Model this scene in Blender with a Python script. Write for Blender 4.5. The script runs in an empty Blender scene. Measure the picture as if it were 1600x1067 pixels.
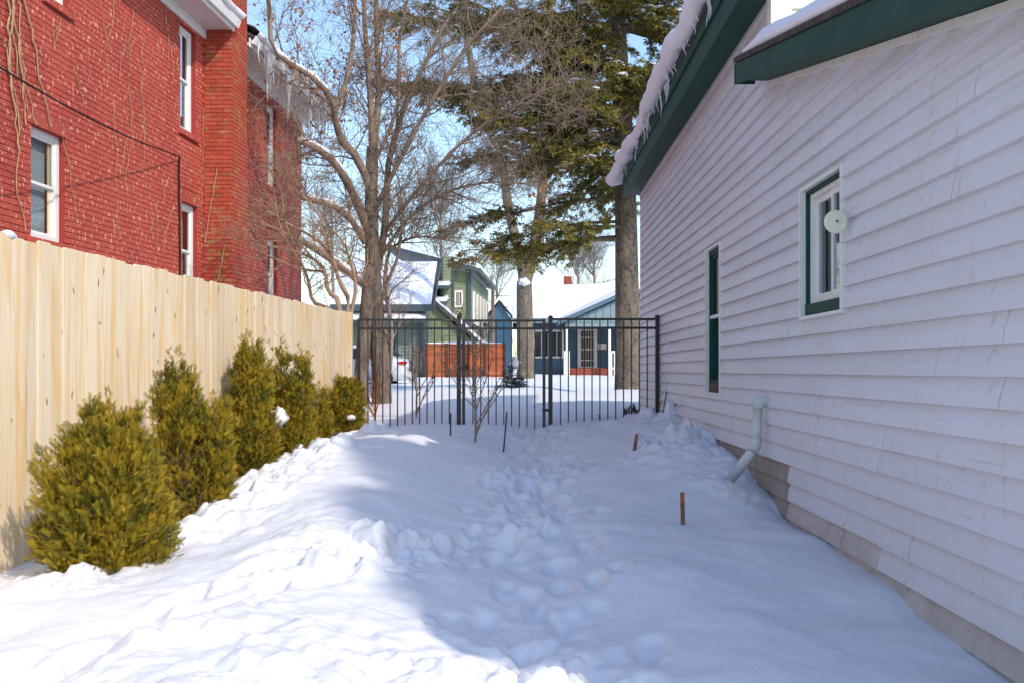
import bpy, math, random
import numpy as np
from mathutils import Vector
R = math.radians
rng = np.random.default_rng(7)
random.seed(11)
scene = bpy.context.scene
col = scene.collection

# ------------------------------------------------------------------ camera, sky, sun, exposure
EYE = 1.25
F = 1555.6                      # focal length in photo pixels (1600 wide), horizon at row 578
cam = bpy.data.cameras.new('camera')
cam.lens = 35.0; cam.sensor_width = 36.0
cam.shift_y = 44.5 / 1600.0
cam.clip_end = 3000.0; cam.clip_start = 0.05
cam_o = bpy.data.objects.new('camera', cam); col.objects.link(cam_o)
cam_o.location = (0, 0, EYE); cam_o.rotation_euler = (R(90), 0, 0)
scene.camera = cam_o

SUN_TO = Vector((0.83, -0.90, 1.0)).normalized()     # towards the sun
w = bpy.data.worlds.new('World'); scene.world = w; w.use_nodes = True
nt = w.node_tree
bg = nt.nodes['Background']
sky = nt.nodes.new('ShaderNodeTexSky'); sky.sky_type = 'NISHITA'; sky.sun_disc = False
sky.sun_elevation = math.asin(SUN_TO.z)
sky.sun_rotation = math.atan2(SUN_TO.x, SUN_TO.y)
sky.air_density = 1.2; sky.dust_density = 0.75; sky.ozone_density = 2.8
nt.links.new(sky.outputs[0], bg.inputs[0]); bg.inputs[1].default_value = 0.15
sun = bpy.data.lights.new('sun', 'SUN'); sun.energy = 2.0; sun.angle = R(0.8); sun.color = (1.0, 0.91, 0.78)
sun_o = bpy.data.objects.new('sun', sun); col.objects.link(sun_o)
sun_o.rotation_euler = (-SUN_TO).to_track_quat('-Z', 'Y').to_euler()
sun_o.location = (5, -8, 20)
vs = scene.view_settings
vs.view_transform = 'Standard'; vs.look = 'None'; vs.gamma = 1.0; vs.exposure = 0.82; vs.use_curve_mapping = False

def W(px, py, Y):
    """photo pixel + distance -> world point"""
    return np.array(((px - 800.0) * Y / F, Y, EYE - (py - 578.0) * Y / F))

# ------------------------------------------------------------------ mesh helpers
def np_mesh(name, V, faces_list):
    """V (n,3); faces_list: list of int arrays (m,k)"""
    me = bpy.data.meshes.new(name)
    V = np.ascontiguousarray(V, dtype=np.float32)
    me.vertices.add(len(V)); me.vertices.foreach_set('co', V.ravel())
    loops = np.concatenate([f.ravel() for f in faces_list]).astype(np.int32)
    sizes = np.concatenate([np.full(len(f), f.shape[1], dtype=np.int32) for f in faces_list])
    starts = np.concatenate(([0], np.cumsum(sizes)[:-1])).astype(np.int32)
    me.loops.add(len(loops)); me.loops.foreach_set('vertex_index', loops)
    me.polygons.add(len(sizes)); me.polygons.foreach_set('loop_start', starts)
    try: me.polygons.foreach_set('loop_total', sizes)
    except Exception: pass
    me.update(calc_edges=True); me.validate()
    return me

def link(name, me, mat=None, parent=None, loc=None, smooth=False):
    o = bpy.data.objects.new(name, me); col.objects.link(o)
    if mat is not None and me is not None and not me.materials: me.materials.append(mat)
    if me is not None and me.users <= 1: me.polygons.foreach_set('use_smooth', np.full(len(me.polygons), bool(smooth)))
    if parent is not None: o.parent = parent
    if loc is not None: o.location = loc
    return o

def tag(o, label=None, cat=None, group=None, kind=None):
    if label: o['label'] = label
    if cat: o['category'] = cat
    if group: o['group'] = group
    if kind: o['kind'] = kind
    return o

def thing(name, loc, label, cat, group=None):
    o = bpy.data.objects.new(name, None); col.objects.link(o); o.location = tuple(float(c) for c in loc)
    o.empty_display_size = 0.1
    return tag(o, label, cat, group)

def root_loc(o):
    l = Vector((0, 0, 0))
    while o is not None: l = l + o.location; o = o.parent
    return np.array(l)

class MB:
    """collects shapes in world space; build() makes one mesh object (children become root-local)"""
    def __init__(s): s.v = []; s.q = []; s.t = []; s.n = 0; s.poly = []
    def add(s, V, quads=None, tris=None, polys=None):
        V = np.asarray(V, dtype=float)
        if quads is not None and len(quads): s.q.append(np.asarray(quads, dtype=np.int64) + s.n)
        if tris is not None and len(tris): s.t.append(np.asarray(tris, dtype=np.int64) + s.n)
        if polys:
            for p in polys: s.poly.append(np.asarray([p], dtype=np.int64) + s.n)
        s.v.append(V); s.n += len(V); return s
    def hexa(s, P):
        """8 corners: 0-3 bottom ring, 4-7 top ring"""
        return s.add(P, [(3,2,1,0),(4,5,6,7),(0,1,5,4),(1,2,6,5),(2,3,7,6),(3,0,4,7)])
    def box(s, x0, x1, y0, y1, z0, z1):
        return s.hexa([(x0,y0,z0),(x1,y0,z0),(x1,y1,z0),(x0,y1,z0),(x0,y0,z1),(x1,y0,z1),(x1,y1,z1),(x0,y1,z1)])
    def prism(s, prof, off):
        """prof: list of 3-D points (a loop); extruded by off"""
        P = np.array(prof, float); n = len(P); Q = P + np.array(off, float)
        s.add(np.vstack([P, Q]), [(i, (i+1) % n, (i+1) % n + n, i+n) for i in range(n)],
              polys=[list(range(n))[::-1], list(range(n, 2*n))])
        return s
    def tube(s, pts, rad, sides=8, cap=True):
        P = np.array(pts, float); m = len(P)
        rad = np.full(m, rad) if np.isscalar(rad) else np.array(rad, float)
        T = np.gradient(P, axis=0); T /= np.linalg.norm(T, axis=1)[:, None] + 1e-9
        ref = np.array((0., 0., 1.)) if abs(T[:, 2]).mean() < 0.8 else np.array((1., 0., 0.))
        A = np.cross(T, ref); A /= np.linalg.norm(A, axis=1)[:, None] + 1e-9
        B = np.cross(T, A)
        a = np.linspace(0, 2*math.pi, sides, endpoint=False)
        V = P[:, None] + rad[:, None, None] * (A[:, None] * np.cos(a)[None, :, None] + B[:, None] * np.sin(a)[None, :, None])
        q = [(i*sides+j, i*sides+(j+1) % sides, (i+1)*sides+(j+1) % sides, (i+1)*sides+j) for i in range(m-1) for j in range(sides)]
        s.add(V.reshape(-1, 3), q, polys=[list(range(sides)), list(range((m-1)*sides, m*sides))[::-1]] if cap else None)
        return s
    def build(s, name, mat, parent=None, smooth=False, local=None):
        V = np.vstack(s.v)
        off = root_loc(parent) if parent is not None else np.zeros(3)
        if local is not None: off = np.array(local, float)
        fl = []
        if s.q: fl.append(np.vstack(s.q))
        if s.t: fl.append(np.vstack(s.t))
        fl += s.poly
        me = np_mesh(name, V - off, fl)
        return link(name, me, mat, parent, None if (local is None or parent is not None) else local, smooth)

class Tubes:
    """many thin branches, vectorised by (points, sides)"""
    def __init__(s): s.d = {}
    def add(s, pts, rad, sides):
        s.d.setdefault((len(pts), sides), []).append((pts, rad))
    def build(s, name, mat, parent=None, smooth=True):
        VV = []; FF = []; base = 0
        for (m, k), lst in s.d.items():
            P = np.array([a for a, b in lst], float); r = np.array([b for a, b in lst], float)
            T = np.gradient(P, axis=1); T /= np.linalg.norm(T, axis=2)[..., None] + 1e-9
            mean = np.abs(T[..., 2]).mean(axis=1)
            ref = np.where((mean < 0.8)[:, None], np.array((0., 0., 1.)), np.array((1., 0., 0.)))[:, None, :]
            A = np.cross(T, np.broadcast_to(ref, T.shape)); A /= np.linalg.norm(A, axis=2)[..., None] + 1e-9
            B = np.cross(T, A)
            a = np.linspace(0, 2*math.pi, k, endpoint=False)
            V = P[:, :, None] + r[:, :, None, None] * (A[:, :, None] * np.cos(a)[None, None, :, None] + B[:, :, None] * np.sin(a)[None, None, :, None])
            n = len(P)
            i = np.arange(m-1)[:, None] * k; j = np.arange(k)[None, :]; j2 = (j + 1) % k
            q = np.stack([i + j, i + j2, i + k + j2, i + k + j], axis=-1).reshape(-1, 4)
            q = (q[None] + (np.arange(n) * m * k)[:, None, None]).reshape(-1, 4) + base
            VV.append(V.reshape(-1, 3)); FF.append(q); base += n * m * k
        V = np.vstack(VV)
        if parent is not None: V = V - root_loc(parent)
        return link(name, np_mesh(name, V, [np.vstack(FF)]), mat, parent, None, smooth)

def instances(name, tv, tq, mats, pos, mat, parent=None, tt=None):
    """copies of a template as ONE mesh: mats (n,3,3), pos (n,3)"""
    V = np.einsum('nij,kj->nki', mats, tv) + pos[:, None]
    n, k = len(pos), len(tv)
    fl = []
    if tq is not None: fl.append((np.asarray(tq)[None] + (np.arange(n) * k)[:, None, None]).reshape(-1, len(tq[0])))
    if tt is not None: fl.append((np.asarray(tt)[None] + (np.arange(n) * k)[:, None, None]).reshape(-1, 3))
    V = V.reshape(-1, 3)
    if parent is not None: V = V - root_loc(parent)
    return link(name, np_mesh(name, V, fl), mat, parent)

def norm(a): return a / (np.linalg.norm(a, axis=-1, keepdims=True) + 1e-9)
def frames(d, up_rand, size):
    """rotation+scale matrices whose y axis is d"""
    y = norm(d); x = norm(np.cross(y, up_rand)); z = np.cross(x, y)
    return np.stack([x, y, z], axis=-1) * size[:, None, None]

# ------------------------------------------------------------------ noise (numpy)
def _hash(ix, iy, s):
    h = (ix.astype(np.int64) * 374761393 + iy.astype(np.int64) * 668265263 + s * 974634777) & 0x7fffffff
    h = ((h ^ (h >> 13)) * 1274126177) & 0x7fffffff
    return ((h ^ (h >> 16)) & 0xffff) / 65535.0
def vnoise(x, y, s=0):
    ix = np.floor(x); iy = np.floor(y); fx = x - ix; fy = y - iy
    fx = fx*fx*fx*(fx*(fx*6-15)+10); fy = fy*fy*fy*(fy*(fy*6-15)+10)
    a = _hash(ix, iy, s); b = _hash(ix+1, iy, s); c = _hash(ix, iy+1, s); d = _hash(ix+1, iy+1, s)
    return (a*(1-fx)+b*fx)*(1-fy) + (c*(1-fx)+d*fx)*fy - 0.5
def fbm(x, y, o=4, s=0):
    t = np.zeros_like(x, dtype=float); a = 1.0
    for i in range(o):
        c, sn = math.cos(i*1.1), math.sin(i*1.1)
        t += a * vnoise((x*c-y*sn)*2**i, (x*sn+y*c)*2**i, s+i*17); a *= 0.5
    return t
def lumps(x, y, s=0):
    """rounded clods: highest of the random domes in the 3x3 cells around"""
    ix = np.floor(x); iy = np.floor(y); best = np.zeros_like(x, dtype=float)
    for dx in (-1, 0, 1):
        for dy in (-1, 0, 1):
            cx = ix+dx; cy = iy+dy
            px = cx + _hash(cx, cy, s); py = cy + _hash(cx, cy, s+5)
            r = 0.35 + 0.6*_hash(cx, cy, s+9)
            d2 = ((x-px)**2 + (y-py)**2) / (r*r)
            best = np.maximum(best, r*np.sqrt(np.clip(1-d2, 0, 1)))
    return best
def crust(x, y, s=0):
    """broken blocks: each cell has its own height, with steep rounded edges"""
    ix = np.floor(x); iy = np.floor(y); d1 = np.full(x.shape, 9.0); d2 = np.full(x.shape, 9.0); h = np.zeros(x.shape)
    for dx in (-1, 0, 1):
        for dy in (-1, 0, 1):
            cx = ix+dx; cy = iy+dy; d = np.hypot(x-cx-_hash(cx, cy, s), y-cy-_hash(cx, cy, s+5)); v = _hash(cx, cy, s+9)
            nearer = d < d1; d2 = np.where(nearer, d1, np.minimum(d2, d)); h = np.where(nearer, v, h); d1 = np.where(nearer, d, d1)
    return h*sstep(d2-d1, -0.05, 0.5)
_pr = random.Random(77); PRINTS = []
for pas, (off, ph) in enumerate(((0.0, 0.0), (0.22, 0.17), (-0.2, 0.3), (0.05, 0.44), (-0.32, 0.1), (0.36, 0.25))):
    yv = 2.6 + ph; k = 0
    while yv < 13.4:
        PRINTS.append((off + (0.11 if k % 2 else -0.11) + _pr.uniform(-0.06, 0.06), yv, _pr.uniform(0.06, 0.085), _pr.uniform(0.13, 0.19), _pr.uniform(0.02, 0.05), 0)); yv += _pr.uniform(0.36, 0.62); k += 1
for k in range(46):
    t = k/46.0; PRINTS.append((-0.1 - 0.55*(6.8 - (3.0+3.6*t)) + _pr.uniform(-0.25, 0.25), 3.0+3.6*t, _pr.uniform(0.07, 0.11), _pr.uniform(0.12, 0.18), _pr.uniform(0.03, 0.075), 1))
def gauss(v, c, s): return np.exp(-((v-c)/s)**2)
def sstep(v, a, b):
    t = np.clip((v-a)/(b-a), 0, 1); return t*t*(3-2*t)

# ------------------------------------------------------------------ materials
def mat(name, base, rough=0.6, spec=0.3, noise=None, metallic=0.0, bump=None, transmission=0.0, alpha=1.0):
    """noise: (scale xyz, colour2, low, high) mix by world-space noise; bump: (scale xyz, strength, distance)"""
    m = bpy.data.materials.new(name); m.use_nodes = True
    n = m.node_tree.nodes; l = m.node_tree.links; b = n['Principled BSDF']
    b.inputs['Base Color'].default_value = (*base, 1); b.inputs['Roughness'].default_value = rough
    b.inputs['Specular IOR Level'].default_value = spec; b.inputs['Metallic'].default_value = metallic
    b.inputs['Transmission Weight'].default_value = transmission
    geo = n.new('ShaderNodeNewGeometry')
    def tex(scale, detail=4.0, rough_=0.6, dist=0.0):
        mp = n.new('ShaderNodeMapping'); mp.inputs['Scale'].default_value = scale
        l.new(geo.outputs['Position'], mp.inputs[0])
        t = n.new('ShaderNodeTexNoise'); t.inputs['Scale'].default_value = 1.0; t.inputs['Detail'].default_value = detail
        t.inputs['Roughness'].default_value = rough_; t.inputs['Distortion'].default_value = dist
        l.new(mp.outputs[0], t.inputs['Vector']); return t
    cur = None
    for (sc, c2, lo, hi) in (noise or []):
        t = tex(sc)
        rp = n.new('ShaderNodeMapRange'); rp.inputs[1].default_value = lo; rp.inputs[2].default_value = hi; rp.clamp = True
        l.new(t.outputs['Fac'], rp.inputs[0])
        mx = n.new('ShaderNodeMix'); mx.data_type = 'RGBA'
        l.new(rp.outputs[0], mx.inputs['Factor'])
        if cur is None: mx.inputs['A'].default_value = (*base, 1)
        else: l.new(cur, mx.inputs['A'])
        mx.inputs['B'].default_value = (*c2, 1); cur = mx.outputs['Result']
    if cur is not None: l.new(cur, b.inputs['Base Color'])
    if bump:
        t = tex(bump[0], 6.0); bp = n.new('ShaderNodeBump'); bp.inputs['Strength'].default_value = bump[1]
        bp.inputs['Distance'].default_value = bump[2]
        l.new(t.outputs['Fac'], bp.inputs['Height']); l.new(bp.outputs[0], b.inputs['Normal'])
    m['col'] = cur is not None
    return m
def vary(m, lo=0.85, hi=1.12):
    """brightness that differs from object to object (boards, panels)"""
    n = m.node_tree.nodes; l = m.node_tree.links; b = n['Principled BSDF']
    oi = n.new('ShaderNodeObjectInfo'); rp = n.new('ShaderNodeMapRange')
    rp.inputs[3].default_value = lo; rp.inputs[4].default_value = hi; l.new(oi.outputs['Random'], rp.inputs[0])
    mx = n.new('ShaderNodeMix'); mx.data_type = 'RGBA'; mx.blend_type = 'MULTIPLY'; mx.inputs['Factor'].default_value = 1
    if b.inputs['Base Color'].is_linked: l.new(b.inputs['Base Color'].links[0].from_socket, mx.inputs['A'])
    else: mx.inputs['A'].default_value = b.inputs['Base Color'].default_value
    l.new(rp.outputs[0], mx.inputs['B']); l.new(mx.outputs['Result'], b.inputs['Base Color'])
    return m

M = {}
M['snow'] = mat('snow', (0.77, 0.77, 0.81), 0.55, 0.25, bump=((45, 45, 45), 0.5, 0.012))
M['snow_plain'] = mat('snow_drift', (0.77, 0.77, 0.81), 0.55, 0.25, bump=((14, 14, 14), 0.3, 0.03))
M['ice'] = mat('ice', (0.86, 0.90, 0.94), 0.12, 0.5, transmission=0.55)
M['mortar'] = mat('painted_mortar', (0.30, 0.044, 0.034), 0.8, 0.2)
M['brick'] = vary(mat('painted_brick', (0.44, 0.076, 0.048), 0.62, 0.3,
    noise=[((0.8, 0.8, 0.8), (0.37, 0.060, 0.042), 0.4, 0.65), ((19, 19, 13), (0.68, 0.34, 0.23), 0.60, 0.63),
           ((48, 48, 24), (0.66, 0.38, 0.27), 0.65, 0.68)], bump=((90, 90, 90), 0.25, 0.004)), 0.86, 1.12)
M['brick_chimney'] = vary(mat('chimney_brick', (0.38, 0.062, 0.036), 0.65, 0.3,
    noise=[((5, 5, 11), (0.34, 0.15, 0.06), 0.52, 0.66), ((15, 15, 15), (0.5, 0.28, 0.17), 0.69, 0.72)], bump=((90, 90, 90), 0.25, 0.004)), 0.75, 1.2)
M['white_paint'] = mat('white_paint', (0.76, 0.75, 0.72), 0.5, 0.3, noise=[((9, 9, 3), (0.6, 0.57, 0.52), 0.55, 0.75)])
M['soffit'] = mat('soffit_paint', (0.62, 0.55, 0.52), 0.6, 0.2, noise=[((5, 5, 5), (0.4, 0.28, 0.24), 0.6, 0.8)])
M['cream'] = mat('cream_frame', (0.72, 0.64, 0.42), 0.5, 0.3)
M['blind'] = mat('window_blind', (0.55, 0.58, 0.60), 0.6, 0.2)
M['curtain'] = mat('curtain', (0.55, 0.5, 0.42), 0.9, 0.1)
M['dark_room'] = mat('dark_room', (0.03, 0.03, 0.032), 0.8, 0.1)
def glass_mat():
    m = bpy.data.materials.new('window_glass'); m.use_nodes = True
    n = m.node_tree.nodes; l = m.node_tree.links; n.remove(n['Principled BSDF'])
    tr = n.new('ShaderNodeBsdfTransparent'); tr.inputs[0].default_value = (0.86, 0.89, 0.90, 1)
    gl = n.new('ShaderNodeBsdfGlossy'); gl.inputs['Roughness'].default_value = 0.02
    lw = n.new('ShaderNodeLayerWeight'); lw.inputs['Blend'].default_value = 0.5
    pw_ = n.new('ShaderNodeMath'); pw_.operation = 'POWER'; pw_.inputs[1].default_value = 4.0; l.new(lw.outputs['Facing'], pw_.inputs[0])
    fr = n.new('ShaderNodeMath'); fr.operation = 'MULTIPLY_ADD'; fr.inputs[1].default_value = 0.6; fr.inputs[2].default_value = 0.04; l.new(pw_.outputs[0], fr.inputs[0])
    mx = n.new('ShaderNodeMixShader'); l.new(fr.outputs[0], mx.inputs[0]); l.new(tr.outputs[0], mx.inputs[1]); l.new(gl.outputs[0], mx.inputs[2])
    l.new(mx.outputs[0], n['Material Output'].inputs['Surface']); return m
M['glass'] = glass_mat()
M['siding'] = vary(mat('white_siding', (0.68, 0.67, 0.725), 0.45, 0.3,
    noise=[((1.2, 1.2, 3), (0.65, 0.64, 0.65), 0.4, 0.7), ((40, 14, 1.6), (0.52, 0.45, 0.39), 0.60, 0.80), ((18, 2.2, 45), (0.45, 0.41, 0.39), 0.64, 0.80)]), 0.95, 1.03)
M['siding_dirty'] = vary(mat('stained_siding', (0.36, 0.30, 0.265), 0.55, 0.25,
    noise=[((10, 4, 5), (0.27, 0.22, 0.19), 0.4, 0.7), ((50, 20, 3), (0.45, 0.39, 0.35), 0.6, 0.8)]), 0.85, 1.1)
M['siding_mid'] = vary(mat('dusty_siding', (0.50, 0.45, 0.42), 0.55, 0.25,
    noise=[((10, 4, 5), (0.38, 0.33, 0.30), 0.4, 0.7), ((50, 20, 3), (0.56, 0.51, 0.48), 0.6, 0.8)]), 0.9, 1.1)
M['foundation'] = mat('foundation', (0.14, 0.11, 0.10), 0.85, 0.1, noise=[((12, 12, 12), (0.07, 0.055, 0.05), 0.4, 0.7)])
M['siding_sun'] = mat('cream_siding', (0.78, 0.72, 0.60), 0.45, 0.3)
M['green_trim'] = mat('green_trim', (0.010, 0.055, 0.038), 0.6, 0.2, noise=[((7, 3, 7), (0.016, 0.07, 0.05), 0.4, 0.7), ((30, 8, 30), (0.10, 0.13, 0.10), 0.68, 0.75)])
M['shingle'] = mat('shingle', (0.06, 0.05, 0.05), 0.9, 0.1, noise=[((25, 25, 25), (0.14, 0.11, 0.09), 0.5, 0.7)])
M['old_wood'] = mat('weathered_wood', (0.14, 0.11, 0.085), 0.85, 0.1, noise=[((30, 30, 30), (0.03, 0.025, 0.02), 0.5, 0.65)])
M['pvc'] = mat('pvc_pipe', (0.60, 0.60, 0.58), 0.35, 0.4, noise=[((14, 14, 9), (0.34, 0.32, 0.27), 0.58, 0.75)])
M['plastic_cream'] = mat('cream_plastic', (0.74, 0.72, 0.56), 0.4, 0.4)
M['iron'] = mat('black_iron', (0.012, 0.012, 0.014), 0.35, 0.5)
M['wire'] = mat('black_cable', (0.012, 0.012, 0.012), 0.6, 0.2)
M['vine'] = mat('dry_vine', (0.46, 0.30, 0.16), 0.8, 0.1, noise=[((12, 12, 4), (0.30, 0.22, 0.15), 0.45, 0.65)])
M['stake_wood'] = mat('stake_wood', (0.30, 0.16, 0.09), 0.8, 0.1, noise=[((40, 40, 15), (0.14, 0.09, 0.06), 0.45, 0.65)])
M['stake_orange'] = mat('orange_mark', (0.42, 0.12, 0.05), 0.8, 0.1, noise=[((60, 60, 40), (0.25, 0.14, 0.08), 0.5, 0.6)])
M['stake_green'] = mat('green_stake', (0.01, 0.06, 0.04), 0.5, 0.3)
def wood_mat():
    m = mat('fence_pine', (0.74, 0.60, 0.43), 0.7, 0.15)
    n = m.node_tree.nodes; l = m.node_tree.links; b = n['Principled BSDF']
    geo = n.new('ShaderNodeNewGeometry'); oi = n.new('ShaderNodeObjectInfo')
    ad = n.new('ShaderNodeVectorMath'); ad.operation = 'ADD'
    cx = n.new('ShaderNodeCombineXYZ'); sc = n.new('ShaderNodeMath'); sc.operation = 'MULTIPLY'; sc.inputs[1].default_value = 37.0
    l.new(oi.outputs['Random'], sc.inputs[0]); l.new(sc.outputs[0], cx.inputs['Z']); l.new(sc.outputs[0], cx.inputs['X'])
    l.new(geo.outputs['Position'], ad.inputs[0]); l.new(cx.outputs[0], ad.inputs[1])
    def nz(scale, det, dist):
        mp = n.new('ShaderNodeMapping'); mp.inputs['Scale'].default_value = scale; l.new(ad.outputs[0], mp.inputs[0])
        t = n.new('ShaderNodeTexNoise'); t.inputs['Scale'].default_value = 1; t.inputs['Detail'].default_value = det; t.inputs['Distortion'].default_value = dist
        l.new(mp.outputs[0], t.inputs['Vector']); return t
    def mix(fac, a, c, lo, hi):
        rp = n.new('ShaderNodeMapRange'); rp.inputs[1].default_value = lo; rp.inputs[2].default_value = hi; l.new(fac, rp.inputs[0])
        mx = n.new('ShaderNodeMix'); mx.data_type = 'RGBA'; l.new(rp.outputs[0], mx.inputs['Factor'])
        if isinstance(a, tuple): mx.inputs['A'].default_value = (*a, 1)
        else: l.new(a, mx.inputs['A'])
        mx.inputs['B'].default_value = (*c, 1); return mx.outputs['Result']
    broad = nz((5, 9, 0.7), 3, 1.2); grain = nz((30, 45, 1.1), 5, 2.0); knot = nz((16, 20, 7), 1, 0.3)
    c = mix(broad.outputs['Fac'], (0.76, 0.64, 0.46), (0.72, 0.49, 0.23), 0.44, 0.70)
    c = mix(grain.outputs['Fac'], c, (0.60, 0.38, 0.17), 0.56, 0.76)
    c = mix(knot.outputs['Fac'], c, (0.22, 0.12, 0.06), 0.73, 0.77)
    l.new(c, b.inputs['Base Color'])
    vary(m, 0.9, 1.06); return m
M['pine'] = wood_mat()
M['thuja'] = mat('arborvitae_leaf', (0.30, 0.205, 0.012), 0.6, 0.25, noise=[((7, 7, 7), (0.11, 0.11, 0.012), 0.44, 0.60), ((22, 22, 22), (0.46, 0.32, 0.02), 0.5, 0.72)])
M['thuja_twig'] = mat('arborvitae_twig', (0.22, 0.13, 0.08), 0.8, 0.1)
M['bark'] = mat('bark', (0.215, 0.17, 0.13), 0.9, 0.1, noise=[((14, 14, 3), (0.115, 0.088, 0.07), 0.42, 0.62), ((5, 5, 1.5), (0.30, 0.24, 0.18), 0.55, 0.7)], bump=((26, 26, 5), 1.0, 0.06))
M['bark_grey'] = mat('conifer_bark', (0.20, 0.165, 0.13), 0.9, 0.1, noise=[((20, 20, 12), (0.08, 0.062, 0.05), 0.45, 0.62), ((5, 5, 3), (0.27, 0.22, 0.16), 0.5, 0.7)], bump=((30, 30, 14), 1.0, 0.06))
M['twig'] = mat('twig', (0.28, 0.215, 0.16), 0.85, 0.1, noise=[((1.2, 1.2, 1.2), (0.21, 0.15, 0.11), 0.4, 0.6)])
M['twig_shrub'] = mat('shrub_twig', (0.32, 0.22, 0.14), 0.85, 0.1)
M['twig_far'] = mat('far_twig', (0.22, 0.19, 0.17), 0.9, 0.1)
M['leaf_dry'] = mat('dry_leaf', (0.26, 0.09, 0.035), 0.8, 0.1, noise=[((2, 2, 2), (0.36, 0.17, 0.05), 0.45, 0.6)])
M['needle'] = mat('spruce_needle', (0.19, 0.165, 0.034), 0.65, 0.2, noise=[((0.9, 0.9, 0.9), (0.11, 0.11, 0.03), 0.42, 0.6), ((4, 4, 4), (0.32, 0.24, 0.035), 0.5, 0.7)])
M['needle_blue'] = mat('blue_spruce_needle', (0.035, 0.075, 0.08), 0.65, 0.2)
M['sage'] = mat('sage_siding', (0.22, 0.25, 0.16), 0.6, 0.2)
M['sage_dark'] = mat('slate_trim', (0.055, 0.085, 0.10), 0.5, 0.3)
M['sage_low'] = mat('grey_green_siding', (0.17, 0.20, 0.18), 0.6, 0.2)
M['blue'] = mat('blue_siding', (0.085, 0.15, 0.20), 0.6, 0.2)
M['blue_pale'] = mat('pale_blue_boards', (0.20, 0.27, 0.30), 0.6, 0.2)
M['blue_far'] = mat('bright_blue_siding', (0.055, 0.12, 0.18), 0.6, 0.2)
M['orange_wood'] = vary(mat('stained_cedar', (0.42, 0.10, 0.028), 0.6, 0.2, noise=[((2, 2, 30), (0.28, 0.06, 0.02), 0.45, 0.7)]), 0.75, 1.2)
M['post_brown'] = mat('brown_post', (0.10, 0.035, 0.02), 0.7, 0.2)
M['red_brick'] = mat('red_brick_step', (0.25, 0.07, 0.045), 0.8, 0.1)
M['car_paint'] = mat('silver_paint', (0.60, 0.62, 0.65), 0.25, 0.5, metallic=0.2)
M['tyre'] = mat('tyre', (0.015, 0.015, 0.016), 0.8, 0.2)
M['rim'] = mat('rim', (0.5, 0.5, 0.52), 0.3, 0.5, metallic=0.8)
M['tail_red'] = mat('tail_light', (0.5, 0.02, 0.02), 0.2, 0.5)
M['car_glass'] = mat('car_glass', (0.02, 0.025, 0.03), 0.05, 0.6)
M['pole_wood'] = mat('utility_pole', (0.20, 0.12, 0.08), 0.85, 0.1)

# ------------------------------------------------------------------ wall frames (u = world Y, n = out of the wall)
def wallR(u): return 1.93 + 0.012 * (u - 3.76)       # white house: faces -X
def PR(u, z, n=0.0): return (wallR(u) - n, u, z)
def wallL(u): return -6.47 + 0.074 * u                # red house: faces +X
def PL(u, z, n=0.0): return (wallL(u) + n, u, z)
def wallF(u): return -2.90 + 0.086 * (u - 5.63)       # timber fence: faces +X
FY = 13.6                                             # iron fence line

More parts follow.
